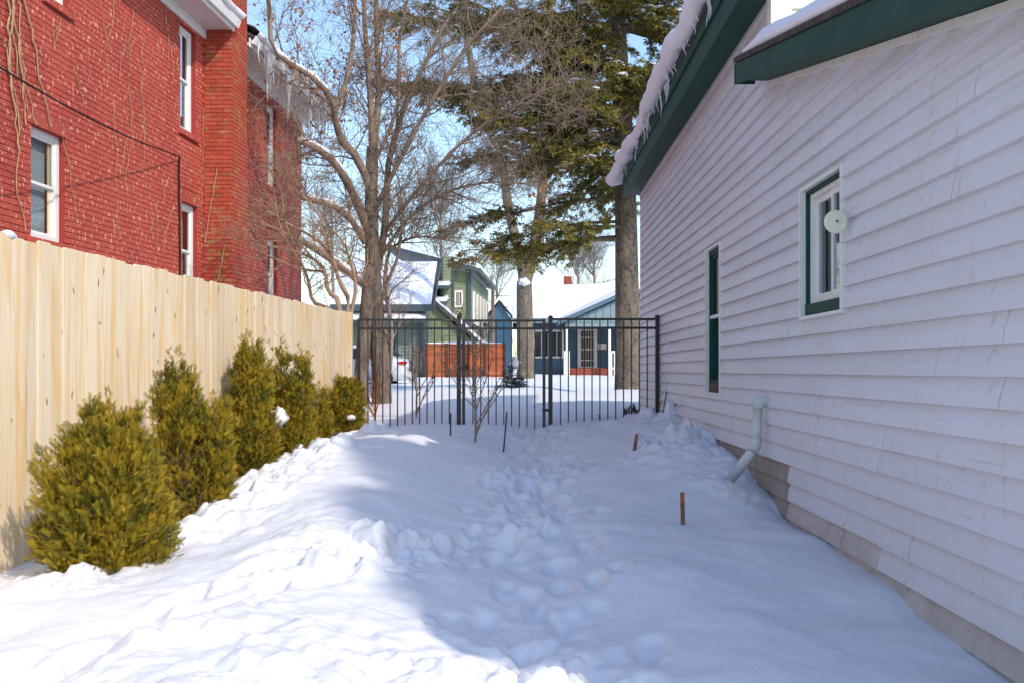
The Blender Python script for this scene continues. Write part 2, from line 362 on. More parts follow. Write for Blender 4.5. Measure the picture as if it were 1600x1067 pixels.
# ------------------------------------------------------------------ ground
by = np.array([-60, 0, 3.5, 7, 9, 13.6, 17, 23, 35, 50, 100, 900.0])
bz = np.array([0.0, 0.0, 0.08, 0.20, 0.32, 0.50, 0.60, 0.78, 0.76, 1.03, 1.08, 1.08])
def height(X, Y, fine=True):
    X = np.asarray(X, float); Y = np.asarray(Y, float)
    z = np.interp(Y, by, bz)
    yard = 1 - sstep(Y, 13.3, 15.0)
    z = z + 0.06 * fbm(X*0.35, Y*0.35, 3, 3) * np.clip(Y/10, 0.3, 1.5)
    # bank on the left of the path
    xr = np.interp(Y, [2, 4, 6, 9.5, 12, 14], [-1.0, -1.15, -1.15, -1.3, -1.1, -0.9])
    hr = np.interp(Y, [1, 3.5, 6, 8, 9.8, 11.5, 13.5], [0.06, 0.11, 0.18, 0.23, 0.20, 0.07, 0.01])
    z = z + yard * hr * gauss(X, xr, 0.62)
    # trodden path
    xp = 0.12 + 0.10*np.sin(Y*0.7) + 0.012*Y
    path = gauss(X, xp, 0.42) * yard
    z = z - 0.11 * path
    # second track leading off to the lower left
    xt = -0.1 - 0.55*(6.8 - Y) ; tr = gauss(X, xt, 0.36) * sstep(Y, 2.5, 3.4) * (1 - sstep(Y, 6.0, 7.0))
    z = z - 0.07 * tr
    # pile against the white house
    pile = gauss(X, 1.75, 0.62) * sstep(Y, 7.0, 8.2) * (1 - sstep(Y, 12.6, 14.2))
    z = z + 0.17 * pile * (1 + 0.8*fbm(X*1.5, Y*1.5, 3, 61))
    z = z - 0.05*gauss(X, 1.98, 0.12)*gauss(Y, 7.2, 0.9)
    # snow thrown round the shrubs
    bush = gauss(X - (wallF(Y) + 0.75), 0, 0.42) * sstep(Y, 4.2, 5.2) * (1 - sstep(Y, 11.5, 13.0))
    z = z + 0.05 * bush
    if fine:
        rough = np.clip(0.62*path + 0.6*tr + 1.0*pile + 0.9*bush + 0.45*gauss(X, -0.7, 0.8)*(1 - sstep(Y, 5, 7)), 0, 1) * yard
        rough = rough * (0.2 + 1.25*sstep(fbm(X*1.1, Y*1.1, 3, 31), -0.28, 0.32))
        wx = X + 0.05*fbm(X*6, Y*6, 2, 91); wy = Y + 0.05*fbm(X*6, Y*6, 2, 97)
        z = z + rough * (0.07*(lumps(wx*2.9, wy*2.3, 41) - 0.3) + 0.075*crust(wx*4.2, wy*3.4, 43)*(1+0.35*pile) + 0.03*crust(wx*9, wy*8, 45) + 0.028*(lumps(wx*15, wy*14, 47) - 0.3) + 0.08*fbm(X*4, Y*4, 5, 51))
        if X.size > 1000:
            wob = 0.05*fbm(X*9, Y*9, 2, 33)
            for (px_, py_, ra, rb, dp, ab) in PRINTS:
                xc = px_ if ab else 0.12 + 0.10*math.sin(py_*0.7) + 0.012*py_ + px_
                i0, i1 = np.searchsorted(Y[:, 0], (py_-0.35, py_+0.35)); j0, j1 = np.searchsorted(X[0], (xc-0.3, xc+0.3)); sl = (slice(i0, i1), slice(j0, j1))
                d_ = np.sqrt(((X[sl]-xc)/ra)**2 + ((Y[sl]-py_)/rb)**2) + wob[sl]*2.0
                z[sl] += -dp*(1-sstep(d_, 0.55, 1.1)) + 0.14*dp*gauss(d_, 1.35, 0.3)
        z = z + yard*(0.09*fbm(X*1.1, Y*0.9, 3, 21) + 0.012*fbm(X*7, Y*6, 3, 25))
        out = sstep(Y, 14.0, 16)
        z = z + out*(0.07*fbm(X*0.6, Y*0.45, 4, 71) + 0.10*gauss(Y, 26.5, 1.2)*lumps(X*0.9, Y*0.9, 73) + 0.12*gauss(Y, 40, 3)*lumps(X*0.5, Y*0.5, 75))
    return z
ys = [-60, -30, -12, -5, -1, 0.5, 1.5]
y = 2.0
while y < 15.5: ys.append(y); y += max(0.012, 0.0042*y)
while y < 900: ys.append(y); y *= 1.02
xf = np.arange(-3.3, 2.35, 0.019)
xl = -3.3 - np.cumsum(0.05*1.12**np.arange(75)); xr_ = 2.35 + np.cumsum(0.05*1.12**np.arange(75))
xs = np.concatenate([xl[::-1], xf, xr_]); ys = np.array(ys)
XX, YY = np.meshgrid(xs, ys)
ZZ = height(XX, YY)
nx, ny = len(xs), len(ys)
idx = (np.arange(ny-1)[:, None]*nx + np.arange(nx-1)[None, :])
q = np.stack([idx, idx+1, idx+nx+1, idx+nx], axis=-1).reshape(-1, 4)
g = link('snow_ground', np_mesh('snow_ground', np.stack([XX, YY, ZZ], axis=-1).reshape(-1, 3), [q]), M['snow'], smooth=True)
tag(g, 'deep trampled snow covering the yard and the ground beyond the gate', 'snow', kind='structure')
def gz(x, y): return float(height(np.array([x]), np.array([y]))[0])

# ------------------------------------------------------------------ walls with openings
def holed(P, u0, u1, z0, z1, holes, n=0.0, depth=0.12, top=None):
    """quads of a wall face around rectangular holes, with reveals going 'depth' inwards"""
    mb = MB()
    us = sorted({u0, u1, *[h[0] for h in holes], *[h[1] for h in holes]}); zs = sorted({z0, z1, *[h[2] for h in holes], *[h[3] for h in holes]})
    for a, b in zip(us, us[1:]):
        for c, d in zip(zs, zs[1:]):
            um, zm = (a+b)/2, (c+d)/2
            if any(h[0] < um < h[1] and h[2] < zm < h[3] for h in holes): continue
            mb.add([P(a, c, n), P(b, c, n), P(b, d, n), P(a, d, n)], [(0, 1, 2, 3)])
    for (a, b, c, d) in holes:
        for (p, r) in (((a, c), (b, c)), ((b, c), (b, d)), ((b, d), (a, d)), ((a, d), (a, c))):
            mb.add([P(*p, n), P(*r, n), P(*r, n-depth), P(*p, n-depth)], [(0, 1, 2, 3)])
    return mb
def bar(mb, P, u0, u1, z0, z1, n0, n1):
    return mb.hexa([P(u0, z0, n0), P(u1, z0, n0), P(u1, z0, n1), P(u0, z0, n1), P(u0, z1, n0), P(u1, z1, n0), P(u1, z1, n1), P(u0, z1, n1)])

def window(P, parent, u0, u1, z0, z1, n_in, frame_m, fw=0.055, back=None, rail=True, slider=False, trim=None, sash_m=None):
    """window > frame, sash, pane, backing: all set in the opening, n_in = depth of the frame face"""
    mb = MB(); sash_m = sash_m or frame_m
    for (a, b, c, d) in ((u0, u0+fw, z0, z1), (u1-fw, u1, z0, z1), (u0+fw, u1-fw, z0, z0+fw), (u0+fw, u1-fw, z1-fw, z1)):
        bar(mb, P, a, b, c, d, n_in-0.07, n_in)
    wd = mb.build('window', frame_m, parent)
    a, b, c, d = u0+fw, u1-fw, z0+fw, z1-fw
    sw = 0.035
    if slider: cells = [(a, (a+b)/2, c, d, -0.02), ((a+b)/2, b, c, d, -0.035)]
    elif rail: cells = [(a, b, (c+d)/2, d, -0.018), (a, b, c, (c+d)/2+0.02, -0.045)]
    else: cells = [(a, b, c, d, -0.02)]
    for (e, f, g_, h, dn) in cells:
        mb = MB(); n1 = n_in+dn
        for (p, r, s_, t) in ((e, e+sw, g_, h), (f-sw, f, g_, h), (e+sw, f-sw, g_, g_+sw), (e+sw, f-sw, h-sw, h)): bar(mb, P, p, r, s_, t, n1-0.024, n1)
        mb.build('sash', sash_m, wd)
        mb = MB(); bar(mb, P, e+sw, f-sw, g_+sw, h-sw, n1-0.014, n1-0.010); mb.build('pane', M['glass'], wd)
    if back is not None:
        mb = MB()
        if back == 'blind':
            k = int((d-c)/0.028)
            for i in range(k):
                zz = c + (i+0.5)*(d-c)/k
                bar(mb, P, a, b-0.04, zz-0.011, zz+0.011, n_in-0.125, n_in-0.118)
            mb.build('blind', M['blind'], wd)
            mb = MB(); bar(mb, P, a, b, c, d, n_in-0.15, n_in-0.14); mb.build('room_backing', M['curtain'], wd)
        elif back == 'curtain':
            k = 14
            pts = [(a + (b-a)*i/k, 0.03*math.sin(i*2.1)) for i in range(k+1)]
            for (p, pn), (r, rn) in zip(pts, pts[1:]):
                mb.add([P(p, c, n_in-0.14+pn*0.4), P(r, c, n_in-0.14+rn*0.4), P(r, d, n_in-0.14+rn*0.4), P(p, d, n_in-0.14+pn*0.4)], [(0, 1, 2, 3)])
            mb.build('curtain', M['curtain'], wd)
        else:
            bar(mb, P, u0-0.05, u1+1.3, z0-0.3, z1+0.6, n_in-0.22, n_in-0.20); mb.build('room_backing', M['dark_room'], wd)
    return wd

# ------------------------------------------------------------------ red brick house
house = thing('red_brick_house', PL(12, 0.3, 0), 'red painted brick house with peeling paint behind the timber fence', 'house')
LU0, LU1, LZ1 = 7.0, 22.66, 7.0
wins = [  # u0, u1, z0, z1, backing
    (11.6, 12.36, 2.80, 4.12, 'blind'), (11.9, 12.45, 5.72, 7.0-0.12, 'curtain'), (15.85, 16.5, 5.10, 6.80, 'curtain'),
    (15.93, 16.58, 2.4, 3.95, 'curtain'), (18.2, 18.72, 5.35, 6.62, 'curtain'), (20.2, 20.82, 5.0, 6.68, 'curtain'), (20.25, 20.85, 2.5, 3.92, 'curtain')]
holes = [t[:4] for t in wins]
wall_o = holed(PL, LU0, LU1, 0.0, LZ1, holes, 0.0, 0.22).build('wall', M['mortar'], house)
mb = MB()                                            # end walls and back of the house
a, b = LU0, LU1
mb.add([PL(b, 0, 0), PL(b, 0, -8), PL(b, LZ1, -8), PL(b, LZ1, 0)], [(0, 1, 2, 3)])
mb.add([PL(a, 0, 0), PL(a, 0, -8), PL(a, LZ1, -8), PL(a, LZ1, 0)], [(3, 2, 1, 0)])
mb.add([PL(a, 0, -8), PL(b, 0, -8), PL(b, LZ1, -8), PL(a, LZ1, -8)], [(3, 2, 1, 0)])
mb.build('end_wall', M['brick'], house)
for i, (a, b, c, d, bk) in enumerate(wins):
    wd = window(PL, house, a, b, c, d, -0.07, M['white_paint'], 0.075, bk)
    mb = MB(); bar(mb, PL, a-0.08, b+0.08, c-0.09, c-0.005, -0.02, 0.055); mb.build('sill', M['brick'], wd)
    mb = MB(); bar(mb, PL, a-0.10, b+0.10, d+0.004, d+0.20, -0.02, 0.014); mb.build('lintel', M['brick'], wd)
    if i == 0:
        mb = MB(); bar(mb, PL, b-0.155, b-0.078, c+0.09, d-0.08, -0.135, -0.122); mb.build('jamb_lining', M['cream'], wd)
# bricks: courses of stretchers, the 300 that show largest as objects, the rest joined
CH_U0, CH_U1, CH_N = 16.87, 17.62, 0.47
BL, BH, GAP = 0.205, 0.061, 0.0105
def project(p): return 800 + F*p[0]/p[1], 578 - F*(p[2]-EYE)/p[1]
cand = []
zc = 1.9; r_ = 0
while zc + BH < LZ1:
    u = LU0 + 3.0 + (0.5*(BL+GAP) if r_ % 2 else 0)
    while u + BL < LU1 + 0.001:
        x0, y0 = project(PL(u, zc, 0)); x1, y1 = project(PL(u+BL, zc, 0))
        top_f = 365 + 0.2276*max(x0, 0) if x0 < 560 else 1e9
        vis = x1 > -15 and y0 > -40 and y0 < top_f + 25
        if vis and not (CH_U0 - 0.02 < u + BL/2 < CH_U1 + 0.02):
            segs = [(u, u+BL)]
            for (a, b, c, d) in holes:
                if c - 0.10 < zc + BH and zc < d + 0.205:
                    nw = []
                    for (s0, s1) in segs:
                        if s1 <= a-0.0 or s0 >= b+0.0:
                            # trim round sill / lintel ends
                            if (c - 0.10 < zc + BH < c + 0.06 or d - 0.06 < zc < d + 0.205) and not (s1 <= a-0.105 or s0 >= b+0.105):
                                if s0 < a - 0.105: nw.append((s0, a-0.105))
                                elif s1 > b + 0.105: nw.append((b+0.105, s1))
                            else: nw.append((s0, s1))
                        else:
                            if s0 < a - 0.03: nw.append((s0, a-0.001))
                            elif s1 > b + 0.03: nw.append((b+0.001, s1))
                    segs = nw
            for (s0, s1) in segs:
                if s1 - s0 < 0.02: continue
                cand.append((abs((x1-x0)*F*BH/u)*(s1-s0)/BL if s1-s0 > BL-0.001 else 0, s0, s1, zc))
        u += BL + GAP
    zc += BH + GAP; r_ += 1
cand.sort(key=lambda t: -t[0])
bmb = MB(); bar(bmb, lambda u, z, n: (0.074*u + n, u, z), 0, BL, 0, BH, -0.01, 0.009)
brick_me = None
N_WALL = 210
for k, (ar, s0, s1, zc) in enumerate(cand[:N_WALL]):
    if brick_me is None:
        o = bmb.build('brick', M['brick'], None); brick_me = o.data; o.parent = wall_o
    else: o = link('brick', brick_me, None, wall_o)
    o.location = tuple(np.array(PL(s0, zc, random.uniform(-0.002, 0.002))) - root_loc(wall_o))
rest = MB()
for (ar, s0, s1, zc) in cand[N_WALL:]:
    dn = random.uniform(-0.003, 0.003)
    bar(rest, PL, s0, s1, zc, zc+BH, -0.01, 0.009+dn)
tag(rest.build('brick_courses', M['brick'], wall_o), kind='stuff')
# chimney breast standing out of the wall
mb = MB(); bar(mb, PL, CH_U0, CH_U1, 0.0, 9.2, -0.1, CH_N); ch = mb.build('chimney', M['mortar'], house)
cb = []
zc = 2.6; r_ = 0
while zc < 9.1:
    # face towards the yard's near end (-Y) and face along the wall (+X)
    n = -0.0 + (0.0 if r_ % 2 else -0.1)
    while n < CH_N:
        n0, n1 = max(n, 0.012), min(n+BL, CH_N+0.009)
        if n1 - n0 > 0.03: cb.append(('s', n0, n1, zc))
        n += BL + GAP
    u = CH_U0 + (0.0 if r_ % 2 else -0.1)
    while u < CH_U1:
        s0, s1 = max(u, CH_U0+0.002), min(u+BL, CH_U1)
        if s1 - s0 > 0.03: cb.append(('f', s0, s1, zc))
        u += BL + GAP
    zc += BH + GAP; r_ += 1
cnt = 0; rest = MB(); made = {}
for kind_, p, q_, zc in cb:
    vis = 2.9 < zc < 7.9
    key = (kind_, round(q_-p, 3))
    if kind_ == 's':
        mk = lambda m_, base=(0, 0, 0): bar(m_, lambda u, z, n: (0.074*u + n, u, z), -0.009, 0.01, 0, BH, 0, q_-p)
        loc = PL(CH_U0, zc, p)
    else:
        mk = lambda m_: bar(m_, lambda u, z, n: (0.074*u + n, u, z), 0, q_-p, 0, BH, -0.01, 0.009)
        loc = PL(p, zc, CH_N)
    if kind_ == 's' and vis and cnt < 90 and q_-p > 0.15:
        if key not in made:
            m_ = MB(); mk(m_); o = m_.build('brick', M['brick_chimney'], None); made[key] = o.data; o.parent = ch
        else: o = link('brick', made[key], None, ch)
        o.location = tuple(np.array(loc) - root_loc(ch)); cnt += 1
    else:
        if kind_ == 's': bar(rest, PL, CH_U0-0.009, CH_U0+0.01, zc, zc+BH, p, q_)
        else: bar(rest, PL, p, q_, zc, zc+BH, CH_N-0.01, CH_N+0.009)
tag(rest.build('brick_courses', M['brick_chimney'], ch), kind='stuff')
# eaves and roof in two runs either side of the chimney
for (a, b) in ((LU0, CH_U0-0.02), (CH_U1+0.02, LU1+0.42)):
    mb = MB(); bar(mb, PL, a, b, LZ1-0.16, LZ1, 0.012, 0.05); fr = mb.build('frieze_board', M['white_paint'], house)
    mb = MB(); bar(mb, PL, a, b, LZ1+0.002, LZ1+0.05, -0.3, 0.50); mb.build('soffit', M['soffit'], house)
    mb = MB(); bar(mb, PL, a, b, LZ1-0.03, LZ1+0.13, 0.503, 0.53); mb.build('fascia', M['white_paint'], house)
    mb = MB(); mb.prism([PL(a, LZ1+0.04, 0.534), PL(a, LZ1+0.02, 0.60), PL(a, LZ1+0.14, 0.64), PL(a, LZ1+0.155, 0.64), PL(a, LZ1+0.155, 0.62), PL(a, LZ1+0.06, 0.55)], (0.074*(b-a), b-a, 0))
    mb.build('gutter', M['white_paint'], house)
    mb = MB()
    mb.hexa([PL(a, LZ1+0.14, 0.56), PL(b, LZ1+0.14, 0.56), PL(b, LZ1+2.6, -4.0), PL(a, LZ1+2.6, -4.0),
             PL(a, LZ1+0.20, 0.56), PL(b, LZ1+0.20, 0.56), PL(b, LZ1+2.68, -4.0), PL(a, LZ1+2.68, -4.0)])
    mb.build('roof', M['shingle'], house)
    # snow lying on it, with a lumpy edge
    k = int((b-a)/0.12); mb = MB()
    prof = [(0.50, 0.19), (0.66, 0.17), (0.72, 0.24), (0.62, 0.34), (0.3, 0.45), (-1.5, 1.42), (-4.0, 2.80)]
    V = []
    for i in range(k+1):
        u = a + (b-a)*i/k
        jn = 0.06*float(fbm(np.array([u*1.7]), np.array([3.3]), 3, 5)[0]); jz = 0.06*float(fbm(np.array([u*2.1]), np.array([8.3]), 3, 6)[0])
        for (n, dz) in prof: V.append(PL(u, LZ1+dz+(jz if n > -1 else 0), n+(jn if n > 0.4 else 0)))
    m_ = len(prof)
    mb.add(V, [(i*m_+j, i*m_+j+1, (i+1)*m_+j+1, (i+1)*m_+j) for i in range(k) for j in range(m_-1)])
    s_ = mb.build('roof_snow', M['snow_plain'], None, True)
    tag(s_, 'snow along the eave of the red brick house, ' + ('near side of its chimney' if a < 10 else 'far side of its chimney'), 'snow', kind='stuff')
def icicle(top, length, r, label, group):
    k = 7; t = np.linspace(0, 1, k)
    pts = [np.array(top) + np.array((0.012*math.sin(5*a+top[1]*9), 0.012*math.cos(4*a+top[1]*5), -length*a)) for a in t]
    mb = MB(); mb.tube(pts, [r*(1-a)**0.8*(1+0.18*math.sin(11*a+top[1]*7)) + 0.002 for a in t], 7)
    o = mb.build('icicle', M['ice'], None, True, local=top)
    return tag(o, label, 'icicle', group)
nbig = nsm = -1
for i, (u, L_, r) in enumerate([(17.75, .42, .02), (18.05, .32, .018), (18.25, .95, .05), (18.4, .85, .045), (18.55, .6, .03), (19.5, 1.0, .055), (19.62, .5, .03), (21.1, 1.0, .055), (21.7, .8, .04), (22.2, .75, .035), (22.55, .5, .03), (22.8, .4, .025)]):
    big = L_ > 0.8
    nbig = nbig + 1 if big else nbig; nsm = nsm if big else nsm + 1
    ordn = ('first', 'second', 'third', 'fourth', 'fifth', 'sixth', 'seventh', 'eighth', 'ninth')
    icicle(PL(u, LZ1+0.10, 0.645), L_, r, (ordn[nbig] + ' long thick icicle' if big else ordn[nsm] + ' short thin icicle') + ' from the chimney along the white gutter of the red house', 'long icicles on the red house gutter' if big else 'short icicles on the red house gutter')
# cable along the wall and the service wire that reaches it
wall_pt = W(275, 245, 0); u_c = 10061/(915-275)
pc = np.array(PL(u_c, EYE+(578-245)*u_c/F, 0.06))
p0 = np.array(W(-60, 70, 8.6))
mb = MB(); pts = [p0 + (pc-p0)*t + np.array((0, 0, -0.10*math.sin(math.pi*t))) for t in np.linspace(0, 1, 14)]
mb.tube(pts, 0.010, 6)
pts = [pc + np.array((0, 0, 0)), pc + np.array((-0.02, 0.03, -0.10)), np.array(PL(u_c+0.05, pc[2]-0.6, 0.03)), np.array(PL(u_c+0.09, pc[2]-1.5, 0.03)), np.array(PL(u_c+0.11, 1.8, 0.03))]
mb.tube(pts, 0.014, 6)
tag(mb.build('service_cable', M['wire'], None, True), 'black cable slung to the red brick wall and running down it', 'cable')
# dry vine stems
def stem(mb, u, z_top, z_bot, du, r, seed, n=0.022):
    rr = random.Random(seed); k = max(6, int((z_top-z_bot)/0.10)); pts = []; off = 0
    for i in range(k+1):
        t = i/k; off = off*0.93 + rr.uniform(-0.06, 0.06)
        pts.append(PL(u + du*t + off, z_top + (z_bot-z_top)*t, n + 0.012*rr.random()))
    mb.tube(pts, [r*(1-0.45*i/k) for i in range(k+1)], 5)
def upx(x): return 10061/(915.0-x)
def zpx(x, y_): return EYE + (578-y_)*upx(x)/F
bundle = thing('climbing_vine', PL(upx(15), 2.0, 0.03), 'thick bundle of dry tan vine stems at the left edge of the red wall', 'vine')
for i, (xa, ya, xb, yb, r) in enumerate([(2, -30, 28, 240, .014), (8, -30, 50, 365, .011), (14, -30, 45, 200, .013), (20, -40, 78, 200, .014), (3, 20, 32, 160, .009), (18, -10, 40, 190, .009), (26, 60, 36, 170, .008), (0, 60, 24, 200, .009)]):
    mb = MB(); stem(mb, upx(xa), zpx(xa, ya), zpx(xb, yb), upx(xb)-upx(xa), r, 100+i, 0.035); mb.build('stem', M['vine'], bundle, True)
VINES = [(178, 0, 168, 78), (92, 28, 90, 85), (83, 38, 76, 72), (160, 35, 168, 78), (206, 10, 204, 118), (196, 70, 182, 118), (258, 0, 262, 125), (278, 5, 276, 72), (221, 65, 225, 296), (180, 165, 184, 376), (110, 95, 130, 168), (158, 72, 167, 126), (200, 130, 199, 335), (262, 270, 254, 320), (245, 310, 252, 400), (268, 325, 262, 395), (236, 330, 242, 378), (316, 170, 316, 440), (340, 260, 320, 380), (352, 385, 340, 440), (374, 40, 376, 130), (97, 215, 104, 352)]
VX = [v[0]+k*1e-3 for k, v in enumerate(VINES) if not 318 <= v[0] < 372]
for i, (xa, ya, xb, yb) in enumerate(VINES):
    fac = 1.0
    mb = MB(); ua, ub = upx(xa), upx(xb); nn = 0.022
    if 318 <= xa < 372:      # on the chimney's near face
        pts = []
        for t in np.linspace(0, 1, 12):
            x_ = xa + (xb-xa)*t + random.uniform(-1.0, 1.0); y_ = ya + (yb-ya)*t
            pts.append((wallL(CH_U0) + max(0.02, (x_-318)/92.0), CH_U0-0.03, EYE + (578-y_)*CH_U0/F))
        mb.tube(pts, 0.009, 5)
    else: stem(mb, ua, zpx(xa, ya), zpx(xb, yb), ub-ua, 0.0055, 300+i)
    if not (318 <= xa < 372) and i % 2 == 0: stem(mb, ua+(ub-ua)*0.4, zpx(xa, ya)*0.6+zpx(xb, yb)*0.4, zpx(xa, ya)*0.25+zpx(xb, yb)*0.75, (0.12 if i % 4 else -0.12), 0.0045, 700+i)
    onch = 318 <= xa < 372
    rank = 0 if onch else sorted(VX).index(xa+i*1e-3); nth = ('first second third fourth fifth sixth seventh eighth ninth tenth eleventh twelfth thirteenth fourteenth fifteenth sixteenth seventeenth eighteenth nineteenth twentieth').split()
    tag(mb.build('vine_stem', M['vine'], None, True), ('thin dry vine stem slanting ' + ('high' if ya < 300 else 'low') + ' across the chimney of the red house') if onch else nth[rank] + ' thin dry vine stem from the left on the flaking red wall', 'vine', 'dry vine stems on the chimney' if onch else 'dry vine stems on the red wall')

# ------------------------------------------------------------------ timber fence
fence = thing('timber_fence', (wallF(9), 9, 0.3), 'tall pale pine privacy fence of upright dog-eared boards beside the shrubs', 'fence')
pw, ptk = 0.137, 0.018
def Pf(u, z, n=0.0): return (0.086*u + n, u, z)
meshes = []
for v in range(6):
    mb = MB(); h = 2.02 + (v-3)*0.003; c = 0.014
    prof = [(0, 0), (pw, 0), (pw, h-c), (pw-c, h), (c, h), (0, h-c)]
    dn = random.uniform(0, 0.004)
    mb.prism([Pf(u_, z_, dn) for (u_, z_) in prof], (ptk, 0, 0))
    o = mb.build('picket', M['pine'], None); meshes.append(o.data); bpy.data.objects.remove(o)
u = 2.6
while u < FY - 0.16:
    o = link('picket', random.choice(meshes), M['pine'], fence)
    o.location = tuple(np.array((wallF(u) + random.uniform(-0.002, 0.003), u, random.uniform(-0.003, 0.003))) - root_loc(fence))
    o.rotation_euler = (random.uniform(-0.002, 0.002), random.uniform(-0.003, 0.003), random.uniform(-0.02, 0.02))
    u += pw + random.uniform(0.002, 0.006)
for z in (0.35, 1.0, 1.75):
    mb = MB(); mb.hexa([(wallF(2.6)-0.045, 2.6, z), (wallF(2.6)-0.005, 2.6, z), (wallF(FY-.05)-0.005, FY-.05, z), (wallF(FY-.05)-0.045, FY-.05, z), (wallF(2.6)-0.045, 2.6, z+0.09), (wallF(2.6)-0.005, 2.6, z+0.09), (wallF(FY-.05)-0.005, FY-.05, z+0.09), (wallF(FY-.05)-0.045, FY-.05, z+0.09)])
    mb.build('rail', M['pine'], fence)
uu = 3.0
while uu < FY:
    mb = MB(); mb.box(wallF(uu)-0.14, wallF(uu)-0.05, uu-0.045, uu+0.045, -0.2, 1.95); mb.build('post', M['pine'], fence); uu += 2.4
mb = MB(); mb.box(wallF(FY)-0.06, wallF(FY)+0.045, FY-0.12, FY-0.02, 0.0, 2.03); mb.build('post', M['pine'], fence)
mb = MB(); mb.tube([(wallF(u_)+0.009, u_, 2.022) for u_ in np.linspace(5.62, 5.78, 5)], [0.006, 0.02, 0.03, 0.022, 0.006], 7)
tag(mb.build('snow_lump', M['snow_plain'], None, True), 'small lump of snow on the fence top at the left edge', 'snow')

# ------------------------------------------------------------------ iron fence and gate
S = F/FY
def fx(px): return (px-800)/S
def fzz(py): return EYE - (py-578)/S
def iron_run(t, x0, x1, ztop, rails, pick, zb=0.30, gap_ends=True):
    for z in rails:
        mb = MB(); mb.box(x0, x1, FY-0.016, FY+0.016, z-0.016, z+0.016); mb.build('rail', M['iron'], t)
    mb = MB(); mb.box(-0.008, 0.008, -0.008, 0.008, 0, ztop-zb-0.017); me = None
    n = max(1, round((x1-x0)/pick))
    for i in range(1, n):
        x = x0 + (x1-x0)*i/n
        if me is None: o = mb.build('picket', M['iron'], None); me = o.data; o.parent = t
        else: o = link('picket', me, None, t)
        o.location = tuple(np.array((x, FY+0.0, zb)) - root_loc(t))
def post(t, x, ztop, wd=0.058, name='post'):
    mb = MB(); mb.box(x-wd/2, x+wd/2, FY-wd/2, FY+wd/2, 0.1, ztop-0.02); o = mb.build(name, M['iron'], t)
    mb = MB(); mb.tube([(x, FY, ztop-0.02), (x, FY, ztop-0.008), (x, FY, ztop+0.006), (x, FY, ztop+0.018)], [wd*0.62, wd*0.62, wd*0.45, 0.004], 10); mb.build('cap', M['iron'], o)
zt, z2 = fzz(500), fzz(513.5)
t1 = thing('iron_fence_panel', (fx(640), FY, 0.5), 'black iron fence panel between the timber fence and the gate', 'fence')
post(t1, fx(717), fzz(495)); post(t1, fx(561), fzz(499), 0.04)
iron_run(t1, fx(561)+0.021, fx(717)-0.03, zt, (zt, z2, 0.42), 0.104)
t2 = thing('iron_gate', (fx(788), FY, 0.5), 'black iron garden gate standing shut between two iron posts', 'gate')
for px_ in (724.5, 850):
    mb = MB(); mb.box(fx(px_)-0.02, fx(px_)+0.02, FY-0.02, FY+0.02, 0.36, fzz(499)); mb.build('stile', M['iron'], t2)
iron_run(t2, fx(724.5)+0.021, fx(850)-0.021, zt-0.012, (zt-0.012, z2, 0.40), 0.104, 0.36)
mb = MB(); mb.box(fx(714), fx(734), FY-0.05, FY-0.032, fzz(576), fzz(572)); mb.tube([(fx(729), FY-0.04, fzz(577)), (fx(729), FY-0.04, fzz(569))], 0.018, 8); mb.build('latch', M['iron'], t2)
for py_ in (520, 640):
    mb = MB(); mb.box(fx(847), fx(860), FY-0.045, FY-0.032, fzz(py_+2.2), fzz(py_-2.2)); mb.build('hinge', M['iron'], t2)
t3 = thing('iron_fence_panel', (fx(945), FY, 0.5), 'black iron fence panel between the gate and the white house', 'fence')
post(t3, fx(860), fzz(495)); post(t3, fx(1027), fzz(494))
iron_run(t3, fx(860)+0.03, fx(1027)-0.03, zt+0.008, (zt+0.008, z2+0.008, 0.42), 0.104)

# ------------------------------------------------------------------ white house
wh = thing('white_house', (wallR(9), 9, 0.3), 'white lap-sided house with dark green eaves along the right side of the yard', 'house')
END, FAR, NEAR = 7.5, 15.85, 2.25
EZ = 4.07                                   # main eave soffit
def rake(u): return 2.66 + 0.208*(u-3.8)
W1 = (9.43, 10.07, 1.04, 2.43); W2 = (5.82, 6.62, 1.61, 2.42)
bk = holed(PR, END, FAR, -0.4, EZ+0.1, [W1], 0.0, 0.12)
bk2 = holed(PR, NEAR, END, -0.4, 2.45, [W2], 0.0, 0.12)
bk2.add([PR(NEAR, 2.45, 0), PR(END, 2.45, 0), PR(END, rake(END)+0.1, 0), PR(NEAR, max(rake(NEAR)+0.1, 2.2), 0)], [(0, 1, 2, 3)])
bk.v += bk2.v; bk.q += [q_ + bk.n for q_ in bk2.q]; bk.n += bk2.n
wl = bk.build('wall', M['foundation'], wh)
mb = MB()                                   # far end, back and near end of the body
mb.add([PR(FAR, -0.4, 0), PR(FAR, -0.4, -8), PR(FAR, EZ, -8), PR(FAR, EZ, 0)], [(0, 1, 2, 3)])
mb.add([PR(NEAR, -0.4, 0), PR(NEAR, -0.4, -8), PR(NEAR, 2.2, -8), PR(NEAR, 2.2, 0)], [(0, 1, 2, 3)])
mb.build('end_wall', M['siding_sun'], wh)
